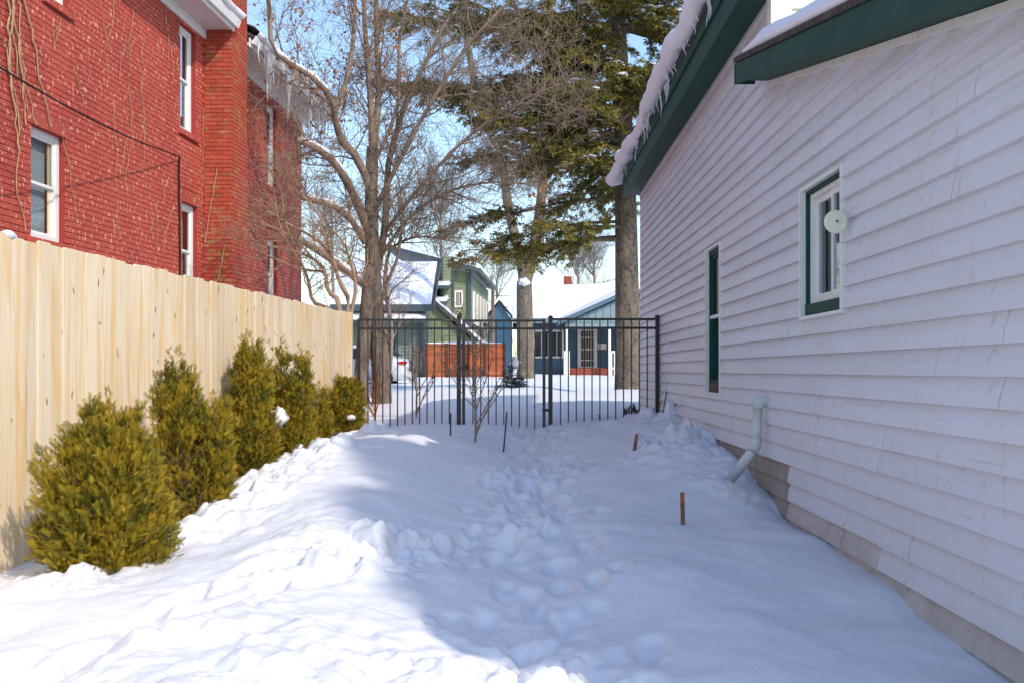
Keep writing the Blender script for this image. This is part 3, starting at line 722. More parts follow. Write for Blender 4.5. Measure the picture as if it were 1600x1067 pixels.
def siding_piece(u0, u1, za, zb, z0, m_, dn=0.0):
    """one lap panel; z0 = bottom of its course"""
    def nn(z):
        t = (z-z0)/0.127
        return 0.038 - 0.031*t + 0.006*math.sin(math.pi*min(max(t, 0), 1)) + dn*(1-t)
    zs_ = [za, za+(zb-za)*0.08, za+(zb-za)*0.5, zb]
    k = max(1, int((u1-u0)/0.7)); V = []; seg = 5
    jit = [random.uniform(-0.0015, 0.0015) for _ in range(k+1)]
    for i in range(k+1):
        u = u0+(u1-u0)*i/k
        V.append(PR(u, za, 0.003))
        for z in zs_: V.append(PR(u, z, nn(z) + jit[i]*(1 if z < zb else 0)))
    mb = MB(); mb.add(V, [(i*seg+j, (i+1)*seg+j, (i+1)*seg+j+1, i*seg+j+1) for i in range(k) for j in range(seg-1)])
    for i in (0, k): mb.add([V[i*seg+j] for j in range(seg)], polys=[[0, 1, 2, 3, 4]])
    return mb.build('siding_panel', m_, wl)
n_ = -11
while True:
    z0 = 1.3516 + n_*0.127; n_ += 1
    if z0 > EZ: break
    lo = NEAR if z0 < rake(NEAR) else 3.8 + (z0-2.66)/0.208
    if z0 > rake(END): lo = END + 0.09
    cuts = [lo]; u = lo + random.uniform(0.8, 3.4)
    while u < FAR - 0.5: cuts.append(u); u += random.choice((3.66, 3.66, 2.9, 2.2))
    cuts.append(FAR)
    for a, b in zip(cuts, cuts[1:]):
        segs = [(a+0.003, b-0.003)]
        for (h0, h1, h2, h3) in (W1, W2):
            e = 0.03
            if z0 < h3+e and z0+0.127 > h2-e:
                nw = []
                for (s0, s1) in segs:
                    if s1 <= h0-e or s0 >= h1+e: nw.append((s0, s1)); continue
                    if s0 < h0-e: nw.append((s0, h0-e))
                    if s1 > h1+e: nw.append((h1+e, s1))
                    f0, f1 = max(s0, h0-e), min(s1, h1+e)
                    if z0 < h2-e-0.01: siding_piece(f0, f1, z0, h2-e, z0, M['siding'])
                    if z0+0.127 > h3+e+0.01: siding_piece(f0, f1, h3+e, z0+0.127, z0, M['siding'])
                segs = nw
        for (s0, s1) in segs:
            if s1 - s0 < 0.03: continue
            for (c0, c1) in ((s0, min(s1, 5.2)), (max(s0, 5.2), min(s1, 7.0)), (max(s0, 7.0), s1)) if z0 < 0.47 else ((s0, s1),):
                if c1 - c0 < 0.03: continue
                dirty = z0 < (0.47 if c0 >= 6.9 else 0.22 if c0 >= 5.1 else 0.09)
                siding_piece(c0, c1, z0, z0+0.127, z0, (M['siding_dirty'] if c0 >= 6.9 else M['siding_mid']) if dirty else M['siding'], random.uniform(-0.005, 0.004))
mb = MB(); bar(mb, PR, FAR-0.03, FAR+0.03, -0.2, EZ, -0.03, 0.034); mb.build('corner_post', M['white_paint'], wh)
mb = MB(); bar(mb, PR, END-0.05, END+0.085, rake(END)+0.02, EZ+0.6, -0.12, 0.036); mb.build('corner_post', M['white_paint'], wh)
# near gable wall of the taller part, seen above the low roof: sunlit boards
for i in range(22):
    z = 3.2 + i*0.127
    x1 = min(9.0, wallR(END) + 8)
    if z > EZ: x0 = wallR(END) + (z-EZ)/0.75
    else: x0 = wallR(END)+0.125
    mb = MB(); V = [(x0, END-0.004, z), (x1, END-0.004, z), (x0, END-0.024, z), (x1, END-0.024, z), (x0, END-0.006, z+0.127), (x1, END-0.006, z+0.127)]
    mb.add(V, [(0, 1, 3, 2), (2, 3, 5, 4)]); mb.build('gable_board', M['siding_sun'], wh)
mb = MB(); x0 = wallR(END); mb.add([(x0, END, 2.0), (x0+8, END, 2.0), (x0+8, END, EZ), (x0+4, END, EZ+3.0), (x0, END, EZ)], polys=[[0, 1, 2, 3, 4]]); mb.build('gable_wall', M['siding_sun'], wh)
# main roof: soffit, fascia, gutter board, shingles
OV = 0.25; a, b = END-0.05, FAR+0.25
mb = MB(); bar(mb, PR, a, b, EZ, EZ+0.03, -0.06, OV); mb.build('soffit', M['green_trim'], wh)
mb = MB(); bar(mb, PR, a, b, EZ-0.045, EZ+0.16, OV+0.002, OV+0.026); mb.build('fascia', M['green_trim'], wh)
mb = MB(); bar(mb, PR, a, b, EZ+0.165, EZ+0.27, OV-0.01, OV+0.05); mb.build('drip_board', M['green_trim'], wh)
mb = MB(); mb.hexa([PR(a, EZ+0.275, OV+0.075), PR(b, EZ+0.275, OV+0.075), PR(b, EZ+3.3, -4.0), PR(a, EZ+3.3, -4.0), PR(a, EZ+0.33, OV+0.075), PR(b, EZ+0.33, OV+0.075), PR(b, EZ+3.36, -4.0), PR(a, EZ+3.36, -4.0)]); mb.build('roof', M['shingle'], wh)
mb = MB(); k = 150; V = []
prof = [(0.30, 0.335), (0.345, 0.30), (0.40, 0.31), (0.45, 0.37), (0.45, 0.45), (0.40, 0.51), (0.30, 0.56), (0.1, 0.68), (-1.5, 1.75), (-4.0, 3.6)]
for i in range(k+1):
    u = a + (b-a)*i/k; g1 = float(fbm(np.array([u*0.9]), np.array([1.7]), 4, 15)[0]); g2 = float(fbm(np.array([u*1.3]), np.array([6.1]), 4, 16)[0])
    tail = 0.0 if u < b-0.5 else 0.12*(u-(b-0.5))/0.5
    for (n, dz) in prof: V.append(PR(u, EZ + dz + (0.12*g2-tail if n > 0.2 else 0.05*g2), n + (0.15*g1 + tail*0.9 + 0.06*float(fbm(np.array([u*1.7]), np.array([n*5+dz*4]), 3, 18)[0]) if n > 0.33 else 0)))
m_ = len(prof); mb.add(V, [(i*m_+j, (i+1)*m_+j, (i+1)*m_+j+1, i*m_+j+1) for i in range(k) for j in range(m_-1)])
mb.add([V[j] for j in range(m_)], polys=[list(range(m_))]); mb.add([V[k*m_+j] for j in range(m_)], polys=[list(range(m_))])
tag(mb.build('roof_snow', M['snow_plain'], None, True), 'thick snow overhanging the tall green eave of the white house', 'snow', kind='stuff')
rr = random.Random(5); u = 8.2
while u < FAR + 0.2:
    L_ = rr.choice((0.06, 0.08, 0.12, 0.18, 0.32)) * (1.0 if u > 10 else 0.7)
    icicle(PR(u, EZ+0.28, OV+0.09+rr.uniform(0, 0.06)), L_, 0.005+0.02*L_, 'small icicle hanging from the tall green eave of the white house', 'icicles on the tall green eave')
    u += rr.choice((0.06, 0.1, 0.16, 0.3, 0.5))
# low roof over the near part: sloping rake
a, b = 2.12, END + 0.05
def bar2(mb, u0, u1, dz0, dz1, n0, n1):
    return mb.hexa([PR(u0, rake(u0)+dz0, n0), PR(u1, rake(u1)+dz0, n0), PR(u1, rake(u1)+dz0, n1), PR(u0, rake(u0)+dz0, n1), PR(u0, rake(u0)+dz1, n0), PR(u1, rake(u1)+dz1, n0), PR(u1, rake(u1)+dz1, n1), PR(u0, rake(u0)+dz1, n1)])
mb = MB(); bar2(mb, a, b, 0.0, 0.03, -0.05, OV); mb.build('low_soffit', M['green_trim'], wh)
mb = MB(); bar2(mb, a, b-0.002, -0.02, 0.13, OV+0.002, OV+0.03); mb.build('low_fascia', M['green_trim'], wh)
mb = MB(); bar2(mb, a, b-0.04, -0.045, -0.004, 0.026, 0.045); mb.build('trim_strip', M['white_paint'], wh)
mb = MB(); bar2(mb, b+0.001, b+0.03, -0.025, 0.13, OV-0.12, OV+0.034); mb.build('fascia_end', M['green_trim'], wh)
mb = MB(); bar2(mb, a, b, 0.135, 0.175, -6.0, OV+0.045); mb.build('low_roof', M['shingle'], wh)
mb = MB(); k = 60; V = []
prof = [(0.20, 0.178), (0.275, 0.182), (0.285, 0.23), (0.24, 0.30), (0.05, 0.34), (-5.9, 0.34)]
for i in range(k+1):
    u = a + (b-0.25-a)*i/k; g2 = float(fbm(np.array([u*1.5]), np.array([2.2]), 3, 19)[0]); tp = min(1.0, (b-0.25-u)/0.6+0.25)
    for (n, dz) in prof: V.append(PR(u, rake(u) + 0.178 + (dz-0.178)*tp + (0.03*g2 if dz > 0.2 else 0), n + 0.02*g2))
m_ = len(prof); mb.add(V, [(i*m_+j, (i+1)*m_+j, (i+1)*m_+j+1, i*m_+j+1) for i in range(k) for j in range(m_-1)])
mb.add([V[k*m_+j] for j in range(m_)], polys=[list(range(m_))])
tag(mb.build('roof_snow', M['snow_plain'], None, True), 'thin layer of snow on the low sloping roof of the white house', 'snow', kind='stuff')
# windows of the white house
def casing(wd, h, dp):
    a, b, c, d = h
    mb = MB()
    for (p, q_, r, s_, n1) in ((a-0.03, a-0.006, c-0.03, d+0.03, 0.042), (b-0.002, b+0.026, c-0.03, d+0.03, 0.05), (a+0.0025, b-0.0025, d+0.008, d+0.03, 0.044), (a+0.0025, b-0.0025, c-0.03, c-0.008, 0.042)): bar(mb, PR, p, q_, r, s_, 0.0, n1)
    mb.build('trim', M['white_paint'], wd)
    mb = MB()
    for (p, q_, r, s_) in ((a-0.0055, a+0.014, c-0.0075, d+0.0075), (b-0.014, b-0.0025, c-0.0075, d+0.0075), (a+0.0145, b-0.0145, d-0.014, d+0.0075)): bar(mb, PR, p, q_, r, s_, -dp, 0.012)
    mb.build('reveal', M['green_trim'], wd)
wd = window(PR, wh, W2[0]+0.016, W2[1]-0.016, W2[2]+0.07, W2[3]-0.016, -0.015, M['white_paint'], 0.03, 'dark', slider=True, sash_m=M['white_paint']); casing(wd, W2, 0.04)
mb = MB(); bar(mb, PR, W2[0]+0.016, W2[1]-0.016, W2[2]+0.002, W2[2]+0.068, -0.09, 0.02); mb.build('sill', M['green_trim'], wd)
wd = window(PR, wh, W1[0]+0.016, W1[1]-0.016, W1[2]+0.09, W1[3]-0.016, 0.004, M['green_trim'], 0.022, 'dark', sash_m=M['green_trim']); casing(wd, W1, 0.015)
mb = MB(); bar(mb, PR, W1[0]+0.016, W1[1]-0.016, W1[2]+0.002, W1[2]+0.085, -0.09, 0.015); mb.build('sill', M['old_wood'], wd)
mb = MB(); bar(mb, PR, W1[0]+0.03, W1[1]-0.03, 1.76, 1.79, -0.07, 0.008); mb.build('meeting_rail', M['white_paint'], wd)
# clothesline pulley on the window trim, its disc square to the wall
pc = np.array((506*5.62/F, 5.62, EYE+231*5.62/F))
mb = MB(); mb.tube([pc+np.array((0, d, 0)) for d in (-0.012, -0.006, 0.006, 0.012)], [0.058, 0.066, 0.066, 0.058], 28)
pl = mb.build('clothesline_pulley', M['plastic_cream'], None, local=pc); tag(pl, 'round cream plastic pulley disc beside the green-framed window', 'pulley')
mb = MB(); mb.tube([pc+np.array((0, d, 0)) for d in (-0.022, -0.013)], 0.016, 12); o = mb.build('hub', M['plastic_cream'], None); o.data.transform(__import__('mathutils').Matrix.Translation(-Vector(pc))); o.parent = pl
mb = MB(); mb.box(-0.006, 0.006, -0.026, -0.0221, -0.006, 0.006); o = mb.build('bolt', M['old_wood'], None); o.parent = pl
mb = MB(); mb.tube([np.array((0.0, 0.0, 0)), np.array((0.0, 0.06, 0)), np.array((0.10, 0.14, 0))], 0.008, 6); o = mb.build('bracket', M['old_wood'], None); o.parent = pl
# drain pipe
pp = thing('drain_pipe', PR(7.6, 0.5, 0.1), 'white plastic drain pipe bending out of the siding down to the snow', 'pipe')
e0 = np.array(PR(7.62, 1.01, -0.02)); e1 = np.array(PR(7.6, 1.02, 0.07)); e2 = np.array(PR(7.6, 0.96, 0.10)); e3 = np.array(PR(7.6, 0.72, 0.11)); e4 = np.array(PR(7.58, 0.64, 0.14)); e5 = np.array(PR(7.41, 0.42, 0.36))
mb = MB(); mb.tube([e0, e0+(e1-e0)*0.6, e1, (e1+e2)/2+np.array((-0.008, 0, 0.012)), e2], 0.043, 14); mb.build('elbow', M['pvc'], pp, True)
mb = MB(); mb.tube([e2, e3], 0.037, 14); mb.build('upright', M['pvc'], pp, True)
mb = MB(); mb.tube([e3+np.array((0, 0, 0.015)), e3, (e3+e4)/2+np.array((0.006, 0, -0.004)), e4, e4+(e5-e4)*0.12], 0.043, 14); mb.build('joint', M['pvc'], pp, True)
mb = MB(); mb.tube([e4, e5], 0.038, 14); mb.build('spout', M['pvc'], pp, True)
mb = MB(); mb.tube([W(1034, 656, 12.7), W(1040, 620, 12.9), W(1047, 573, 13.1)], [0.008, 0.008, 0.012], 6)
tag(mb.build('thin_rod', M['old_wood'], None), 'thin dark rod leaning on the white siding by the iron fence', 'rod')

# ------------------------------------------------------------------ stakes in the snow
def stake(px0, py0, px1, py1, Y, wdt, label, m_, tip=None):
    a = W(px0, py0, Y); b = W(px1, py1, Y); d = (a-b)/np.linalg.norm(a-b); b2 = b - d*0.15; h = wdt/2
    def sl(mb, p, q_):
        P8 = [p+np.array(c) for c in ((-h, -h, 0), (h, -h, 0), (h, h, 0), (-h, h, 0))] + [q_+np.array(c) for c in ((-h, -h, 0), (h, -h, 0), (h, h, 0), (-h, h, 0))]
        return mb.hexa(P8)
    root = thing('stake', b2, label, 'stake')
    cut = b2 + (a-b2)*(0.80 if tip else 1.0)
    sl(MB(), b2, cut).build('shaft', m_, root)
    if tip: sl(MB(), cut+d*0.001, a).build('tip', tip, root)
stake(1066, 769, 1067, 819, 6.8, 0.026, 'nearer wooden survey stake with an orange mark standing in the snow', M['stake_wood'], M['stake_orange'])
stake(995, 678, 991, 705, 9.8, 0.030, 'leaning wooden stake with an orange top near the white house snow pile', M['stake_wood'], M['stake_orange'])
stake(937, 646, 937, 664, 14.6, 0.028, 'small wooden stake beyond the iron fence panel', M['stake_wood'])
stake(704, 645, 704, 684, 11.3, 0.018, 'green garden stake left of the bare sapling, before the gate', M['stake_green'])
stake(792, 643, 788, 691, 11.2, 0.018, 'green garden stake leaning right of the bare sapling, before the gate', M['stake_green'])

# ------------------------------------------------------------------ arborvitae shrubs
def rhomb(p, d, ln, wd):
    p = np.array(p); d = np.array(d)/np.linalg.norm(d); s_ = np.array((d[1], -d[0], 0))
    return [p, p+d*ln*0.5+s_*wd, p+d*ln, p+d*ln*0.5-s_*wd]
tv = []
tv += rhomb((0, 0, 0), (0, 1, 0), 1.0, 0.045)
for (yy, L_) in ((0.12, 0.42), (0.3, 0.46), (0.48, 0.40), (0.66, 0.30), (0.8, 0.2)):
    for sx in (-1, 1):
        v_ = rhomb((0, yy, 0), (sx*0.6, 0.85, 0), L_*0.95, 0.030)
        v_[2] = v_[2] + np.array((0, 0, 0.06*sx)); tv += v_
tv = np.array(tv, float); tq = [(i*4, i*4+1, i*4+2, i*4+3) for i in range(len(tv)//4)]
def shrub(cx, cy, lobes, n, size, label, seed, bare=None, snow=()):
    """lobes: list of (dx, dy, radius, z0, z1, weight)"""
    rg = np.random.default_rng(seed); z_b = gz(cx, cy) - 0.05
    t = thing('arborvitae_shrub', (cx, cy, z_b), label, 'shrub', 'arborvitae shrubs along the timber fence')
    P_ = []; D_ = []; S_ = []
    wt = np.array([l[5] for l in lobes]); wt = wt/wt.sum()
    for (dx, dy, rad, z0, z1, _), w_ in zip(lobes, wt):
        nb = int(n*w_/34*1.9)
        for k in range(nb):
            h = 1-math.sqrt(1-0.985*rg.random()); th = rg.random()*2*math.pi
            R_ = rad*(min(1.0, 0.80+0.5*h)*max(0.0, 1-h**1.8)**0.85 + 0.03)*(0.55+0.34*rg.random())*(1+0.14*math.sin(3*th+5*h+seed))
            ax = np.array((cx+dx*(0.3+0.7*h), cy+dy*(0.3+0.7*h), z0+(z1-z0)*h))
            rise = R_*(0.35+0.9*h) + 0.04 + (0.05+0.05*h)*rg.random()
            tip = ax + np.array((math.cos(th)*R_, math.sin(th)*R_, rise*0.7)); st0 = ax - np.array((0, 0, rise*0.5))
            bd = tip-st0; bl = np.linalg.norm(bd); bd = bd/bl
            m = 34; t_ = 0.30+0.74*np.sqrt(rg.random(m)); p = st0 + (tip-st0)*t_[:, None] + rg.standard_normal((m, 3))*(min(0.055, 0.012+0.16*R_)*(1.2-t_))[:, None] + rg.standard_normal((m, 3))*0.014
            d = bd*1.0 + rg.standard_normal((m, 3))*0.5 + np.array((0, 0, 0.35))
            P_.append(p); D_.append(d); S_.append(size*(0.55+0.65*rg.random(m)))
    for (dx, dy, rad, z0, z1, _) in lobes:                 # thin leaders at the tops
        for k in range(6):
            b_ = np.array((cx+dx, cy+dy, z1-0.16)) + rg.standard_normal(3)*np.array((0.05, 0.05, 0.05)); e_ = b_ + np.array((rg.normal()*0.035, rg.normal()*0.035, 0.12+0.13*rg.random()))
            m = 22; t_ = rg.random(m); P_.append(b_+(e_-b_)*t_[:, None]+rg.standard_normal((m, 3))*0.007); D_.append((e_-b_)/np.linalg.norm(e_-b_)+rg.standard_normal((m, 3))*0.4); S_.append(size*(0.4+0.4*rg.random(m)))
    P_ = np.vstack(P_); D_ = np.vstack(D_); S_ = np.concatenate(S_)
    keep = P_[:, 0] > wallF(P_[:, 1]) + 0.05
    if bare is not None:
        bx, by_, bz_, br = bare
        keep &= ~((np.linalg.norm((P_ - np.array((bx, by_, bz_)))/np.array((1, 2.2, 1.5)), axis=1) < br) & (rg.random(len(P_)) < 0.85))
    P_, D_, S_ = P_[keep], D_[keep], S_[keep]
    instances('foliage', tv, tq, frames(D_, rg.standard_normal(D_.shape), S_), P_, M['thuja'], t)
    tb = Tubes()
    for (dx, dy, rad, z0, z1, _) in lobes:
        tb.add([(cx+dx*0.2, cy+dy*0.2, z_b-0.1), (cx+dx*0.6, cy+dy*0.6, z0+(z1-z0)*0.4), (cx+dx, cy+dy, z0+(z1-z0)*0.92)], [0.028, 0.018, 0.004], 6)
        for k in range(60):
            h = rg.random()*0.8; th = rg.random()*2*math.pi; L_ = rad*(1-h**2)*0.85
            b0 = np.array((cx+dx*(0.3+0.7*h), cy+dy*(0.3+0.7*h), z0+(z1-z0)*h)); e_ = b0 + np.array((math.cos(th)*L_, math.sin(th)*L_, 0.25*L_+0.08))
            if e_[0] < wallF(e_[1]) + 0.03: continue
            tb.add([b0, (b0+e_)/2+rg.standard_normal(3)*0.02, e_], [0.007, 0.005, 0.002], 4)
    tb.build('stems', M['thuja_twig'], t)
    for (sx, sy, sz, r1, r2) in snow: clump((sx, sy, sz), r1, r2, 'clump of snow caught in the foliage of the ' + label.split(' shrub')[0] + ' shrub', seed)
    return t
def clump(c, r1, r2, label, seed, name='snow_clump', group=None):
    rg = np.random.default_rng(seed); k, m_ = 14, 9; V = []
    for j in range(m_):
        ph = math.pi*j/(m_-1)
        for i in range(k):
            th = 2*math.pi*i/k; f_ = 1 + 0.9*vnoise(np.array([3*math.cos(th)*math.sin(ph)+seed]), np.array([3*math.sin(th)*math.sin(ph)+2*math.cos(ph)]), seed)[0] + rg.uniform(-0.08, 0.08)
            V.append((c[0]+r1*f_*math.sin(ph)*math.cos(th), c[1]+r1*f_*math.sin(ph)*math.sin(th), c[2]+r2*f_*math.cos(ph)))
    mb = MB(); mb.add(V, [(j*k+i, (j+1)*k+i, (j+1)*k+(i+1) % k, j*k+(i+1) % k) for j in range(m_-1) for i in range(k)])
    return tag(mb.build(name, M['snow_plain'], None, True), label, 'snow', group)
shrub(-2.24, 5.48, [(0, 0, 0.45, 0.10, 0.86, 5), (-0.05, 0, 0.22, 0.45, 1.01, 1.1), (0.1, 0.05, 0.20, 0.45, 1.0, 0.9), (-0.20, -0.1, 0.24, 0.10, 0.62, 1), (0.18, -0.1, 0.26, 0.10, 0.66, 1)], 14000, 0.064, 'broad rounded olive-green shrub nearest the camera by the fence', 1)
shrub(-2.24, 6.95, [(-0.12, 0, 0.27, 0.22, 1.30, 4), (0.16, 0.05, 0.27, 0.18, 1.04, 3), (-0.05, -0.05, 0.36, 0.16, 0.72, 2)], 9500, 0.066, 'ragged olive shrub with brown bare stems low in its middle', 2, bare=(-2.22, 6.62, 0.50, 0.20))
shrub(-2.33, 8.85, [(0, 0, 0.27, 0.30, 1.53, 4), (0.05, 0, 0.33, 0.30, 0.9, 2)], 7500, 0.068, 'tallest pointed olive shrub in the row by the fence', 3)
shrub(-2.03, 9.2, [(-0.12, 0.05, 0.17, 0.34, 1.44, 2), (0.10, 0, 0.18, 0.34, 1.38, 2.3), (0, 0, 0.27, 0.32, 0.85, 1.6)], 7000, 0.068, 'twin-topped olive shrub with a big clump of snow on it', 4)
clump((-2.12, 8.99, 0.82), 0.075, 0.085, 'white snow clump lodged in the twin-topped shrub', 21)
clump((-2.19, 8.95, 0.72), 0.05, 0.075, 'smaller snow patch at the left of the twin-topped shrub', 22)
shrub(-2.05, 12.3, [(0, 0, 0.30, 0.45, 1.10, 3), (0.05, 0, 0.2, 0.5, 1.0, 1)], 5000, 0.068, 'small conical olive shrub farthest along the fence, near the gate', 5)
shrub(-2.2, 11.4, [(0, 0, 0.16, 0.42, 0.95, 1)], 1300, 0.08, 'slim little shrub left of the small conical one', 6)
clump((-1.94, 12.02, 0.68), 0.05, 0.028, 'small snow clump on the farthest conical shrub', 23)

# ------------------------------------------------------------------ trees
def limb(tb, pts, r0, r1, sides=8, n=12):
    """smooth limb through pts; returns sampled points and radii"""
    P = np.array(pts, float); t = np.linspace(0, len(P)-1, n); i = np.clip(t.astype(int), 0, len(P)-2); f_ = (t-i)[:, None]
    p0 = P[np.clip(i-1, 0, len(P)-1)]; p1 = P[i]; p2 = P[i+1]; p3 = P[np.clip(i+2, 0, len(P)-1)]
    Q = 0.5*((2*p1) + (-p0+p2)*f_ + (2*p0-5*p1+4*p2-p3)*f_**2 + (-p0+3*p1-3*p2+p3)*f_**3)
    r = np.linspace(r0, r1, n)
    tb.add(Q, r, sides); return Q, r
def branchlets(tb, Q, r, count, length, rg, depth=2, up=0.35, lo=0.15, spread=1.0, tips=None):
    """side branches along a limb, each with finer twigs"""
    n = len(Q)
    for k in range(count):
        t = lo + (1-lo)*rg.random(); i = min(int(t*(n-1)), n-2); p = Q[i] + (Q[i+1]-Q[i])*(t*(n-1)-i)
        ax = Q[i+1]-Q[i]; ax = ax/np.linalg.norm(ax)
        d = rg.standard_normal(3); d -= ax*np.dot(d, ax); d = d/np.linalg.norm(d)*spread + ax*0.55; d[2] += up; d /= np.linalg.norm(d)
        L_ = length*(0.5+0.8*rg.random()); rr_ = max(0.004, min(r[i]*0.5, 0.012*L_+0.003))
        m = 5; pts = [p]; dd = d.copy()
        for s_ in range(m-1):
            dd = dd + rg.standard_normal(3)*0.17; dd[2] += 0.05*up; dd /= np.linalg.norm(dd); pts.append(pts[-1]+dd*L_/(m-1))
        pts = np.array(pts); rad = np.linspace(rr_, max(0.0028, rr_*0.35), m)
        tb.add(pts, rad, 4 if rr_ > 0.01 else 3)
        if depth > 1: branchlets(tb, pts, rad, int(4+3*rg.random()+L_*2.2), L_*0.5, rg, depth-1, up*0.8, 0.2, spread, tips)
        elif tips is not None: tips.append(pts[-1]); tips.append(pts[2])
# --- the bare tree beyond the left end of the iron fence
TY = 19.5
rg = np.random.default_rng(3)
tree = thing('bare_tree', W(588, 605, TY), 'large bare deciduous tree with snow on its arching limbs, behind the iron fence', 'tree')
tt = Tubes(); tips = []
def WW(lst): return [W(x, y_, TY+d) for (x, y_, d) in lst]
trunk, tr_ = limb(tt, WW([(597, 640, 0), (595, 570, 0), (586, 480, 0), (582, 400, 0), (580, 320, 0), (582, 230, 0)]), 0.20, 0.11, 14, 14)
t2_, r2_ = limb(tt, WW([(562, 640, -0.3), (566, 560, -0.3), (573, 480, -0.25), (578, 420, -0.1)]), 0.14, 0.12, 12, 8)
tt.build('trunk', M['bark'], tree)
tt = Tubes(); limbs = []
SL = 0.72
specs = [([(582, 240, 0), (578, 140, -.1), (570, 40, -.2), (566, -120, -.2)], .10, .05), ([(583, 240, 0), (592, 140, .1), (588, 40, .3), (590, -130, .4)], .11, .05),
         ([(580, 300, 0), (560, 250, -.2), (530, 215, -.5), (522, 170, -.8), (500, 130, -1.2), (455, 100, -1.5), (425, 70, -1.6), (420, 0, -1.7), (410, -80, -1.8)], .12, .05),
         ([(522, 175, -.8), (540, 130, -.7), (552, 60, -.6), (556, -60, -.6)], .08, .04),
         ([(575, 360, 0), (555, 310, -.3), (530, 265, -.8), (500, 235, -1.2), (462, 218, -1.6)], .13, .09),
         ([(572, 380, 0), (550, 345, -.2), (520, 322, -.6), (470, 308, -1.0)], .11, .085),
         ([(576, 450, 0), (550, 430, -.4), (510, 400, -.7), (465, 372, -1.0)], .12, .10),
         ([(590, 420, .2), (602, 350, .3), (608, 250, .4), (640, 150, .6), (690, 50, .8), (740, -60, 1)], .11, .04),
         ([(585, 330, .2), (620, 260, -.2), (680, 150, -.4), (740, 60, -.6), (830, -30, -.8)], .075, .03),
         ([(604, 360, .3), (650, 300, -.2), (720, 225, -.6), (800, 165, -1), (880, 130, -1.2)], .06, .02),
         ([(596, 400, .2), (640, 340, .5), (700, 300, .8), (770, 285, 1.0), (840, 290, 1.2)], .055, .02),
         ([(600, 470, .1), (606, 400, .2), (625, 380, .3), (660, 370, .5), (720, 380, .7)], .06, .02),
         ([(606, 600, .1), (612, 520, .1), (604, 450, .1), (622, 400, .1), (630, 330, .2)], .07, .03),
         ([(582, 260, 0), (620, 170, .3), (625, 60, .5), (650, -60, .6)], .06, .03)]
for (pl_, a_, b_) in specs:
    Q, r = limb(tt, WW(pl_), a_*SL, b_*SL, 8, 14); limbs.append((Q, r))
for j, (Q, r) in enumerate(limbs):
    cnt_ = (20, 22, 24, 14, 16, 14, 8, 34, 40, 42, 40, 30, 14, 24)[j]
    branchlets(tt, Q, r, cnt_, 1.15, rg, 3, 0.35, 0.12, 1.0, tips if j in (2, 3, 0) else None)
tt.build('crown', M['twig'], tree)
tips = np.array(tips); sel = rg.random(len(tips)) < 0.30; tp = tips[sel] + rg.standard_normal((sel.sum(), 3))*0.03; m = len(tp)
lv = np.array([(0, 0, 0), (0.3, 0.5, 0.1), (0, 1, 0), (-0.3, 0.5, 0.1)])
dd = rg.standard_normal((m, 3)); dd[:, 2] -= 1.2
instances('dry_leaves', lv, [(0, 1, 2, 3)], frames(dd, rg.standard_normal((m, 3)), 0.05+0.05*rg.random(m)), tp, M['leaf_dry'], tree)
for j, part in ((2, (4, 11)), (4, (2, 13)), (5, (2, 13)), (6, (2, 13))):     # snow lying along the arching limbs
    Q, r = limbs[j]; Q = Q[part[0]:part[1]]; r = r[part[0]:part[1]]; mb = MB()
    wob = 1 + 0.35*np.sin(np.arange(len(Q))*2.3+j); mb.tube([q_+np.array((0.0, -0.02, rr_*0.72)) for q_, rr_ in zip(Q, r)], np.maximum(0.012, r*0.72*wob)*np.r_[0.3, np.ones(len(Q)-2), 0.3], 8)
    tag(mb.build('branch_snow', M['snow_plain'], None, True), 'line of snow lying on the ' + {2: 'topmost', 4: 'upper middle', 5: 'lower middle', 6: 'lowest'}[j] + ' left-reaching limb of the bare tree', 'snow', kind='stuff')
# --- twiggy shrub-tree leaning over the timber fence, in front of the red house
SY = 16.0; sh = thing('twiggy_shrub', W(528, 640, SY), 'gnarled twiggy bare shrub leaning left over the far end of the timber fence', 'shrub')
tt = Tubes(); rg = np.random.default_rng(9); lst = []
for pl_, a_, b_ in [([(530, 640), (532, 520), (528, 470), (512, 455), (508, 425), (490, 405), (465, 395), (425, 385)], .05, .015), ([(536, 640), (540, 520), (545, 470), (530, 440), (520, 405), (495, 375), (450, 350), (415, 330)], .05, .014),
                    ([(525, 640), (522, 500), (505, 480), (488, 470), (482, 440), (470, 410), (440, 365), (430, 310)], .045, .012), ([(540, 640), (548, 500), (556, 450), (545, 400), (530, 370), (500, 350)], .04, .012),
                    ([(508, 425), (470, 420), (430, 405), (380, 380)], .02, .008), ([(490, 405), (455, 370), (410, 350), (375, 340)], .02, .008), ([(465, 395), (445, 345), (440, 300), (425, 265)], .018, .008), ([(520, 405), (500, 340), (470, 300), (455, 260)], .02, .008)]:
    Q, r = limb(tt, [W(x, y_, SY - 0.25*math.sin(x*0.05)) for x, y_ in pl_], a_, b_, 7, 14); lst.append((Q, r))
for (Q, r) in lst[4:] + lst[:4]: branchlets(tt, Q, r, 14, 0.62, rg, 2, 0.25, 0.42, 0.9)
tt.build('stems', M['twig_shrub'], sh)
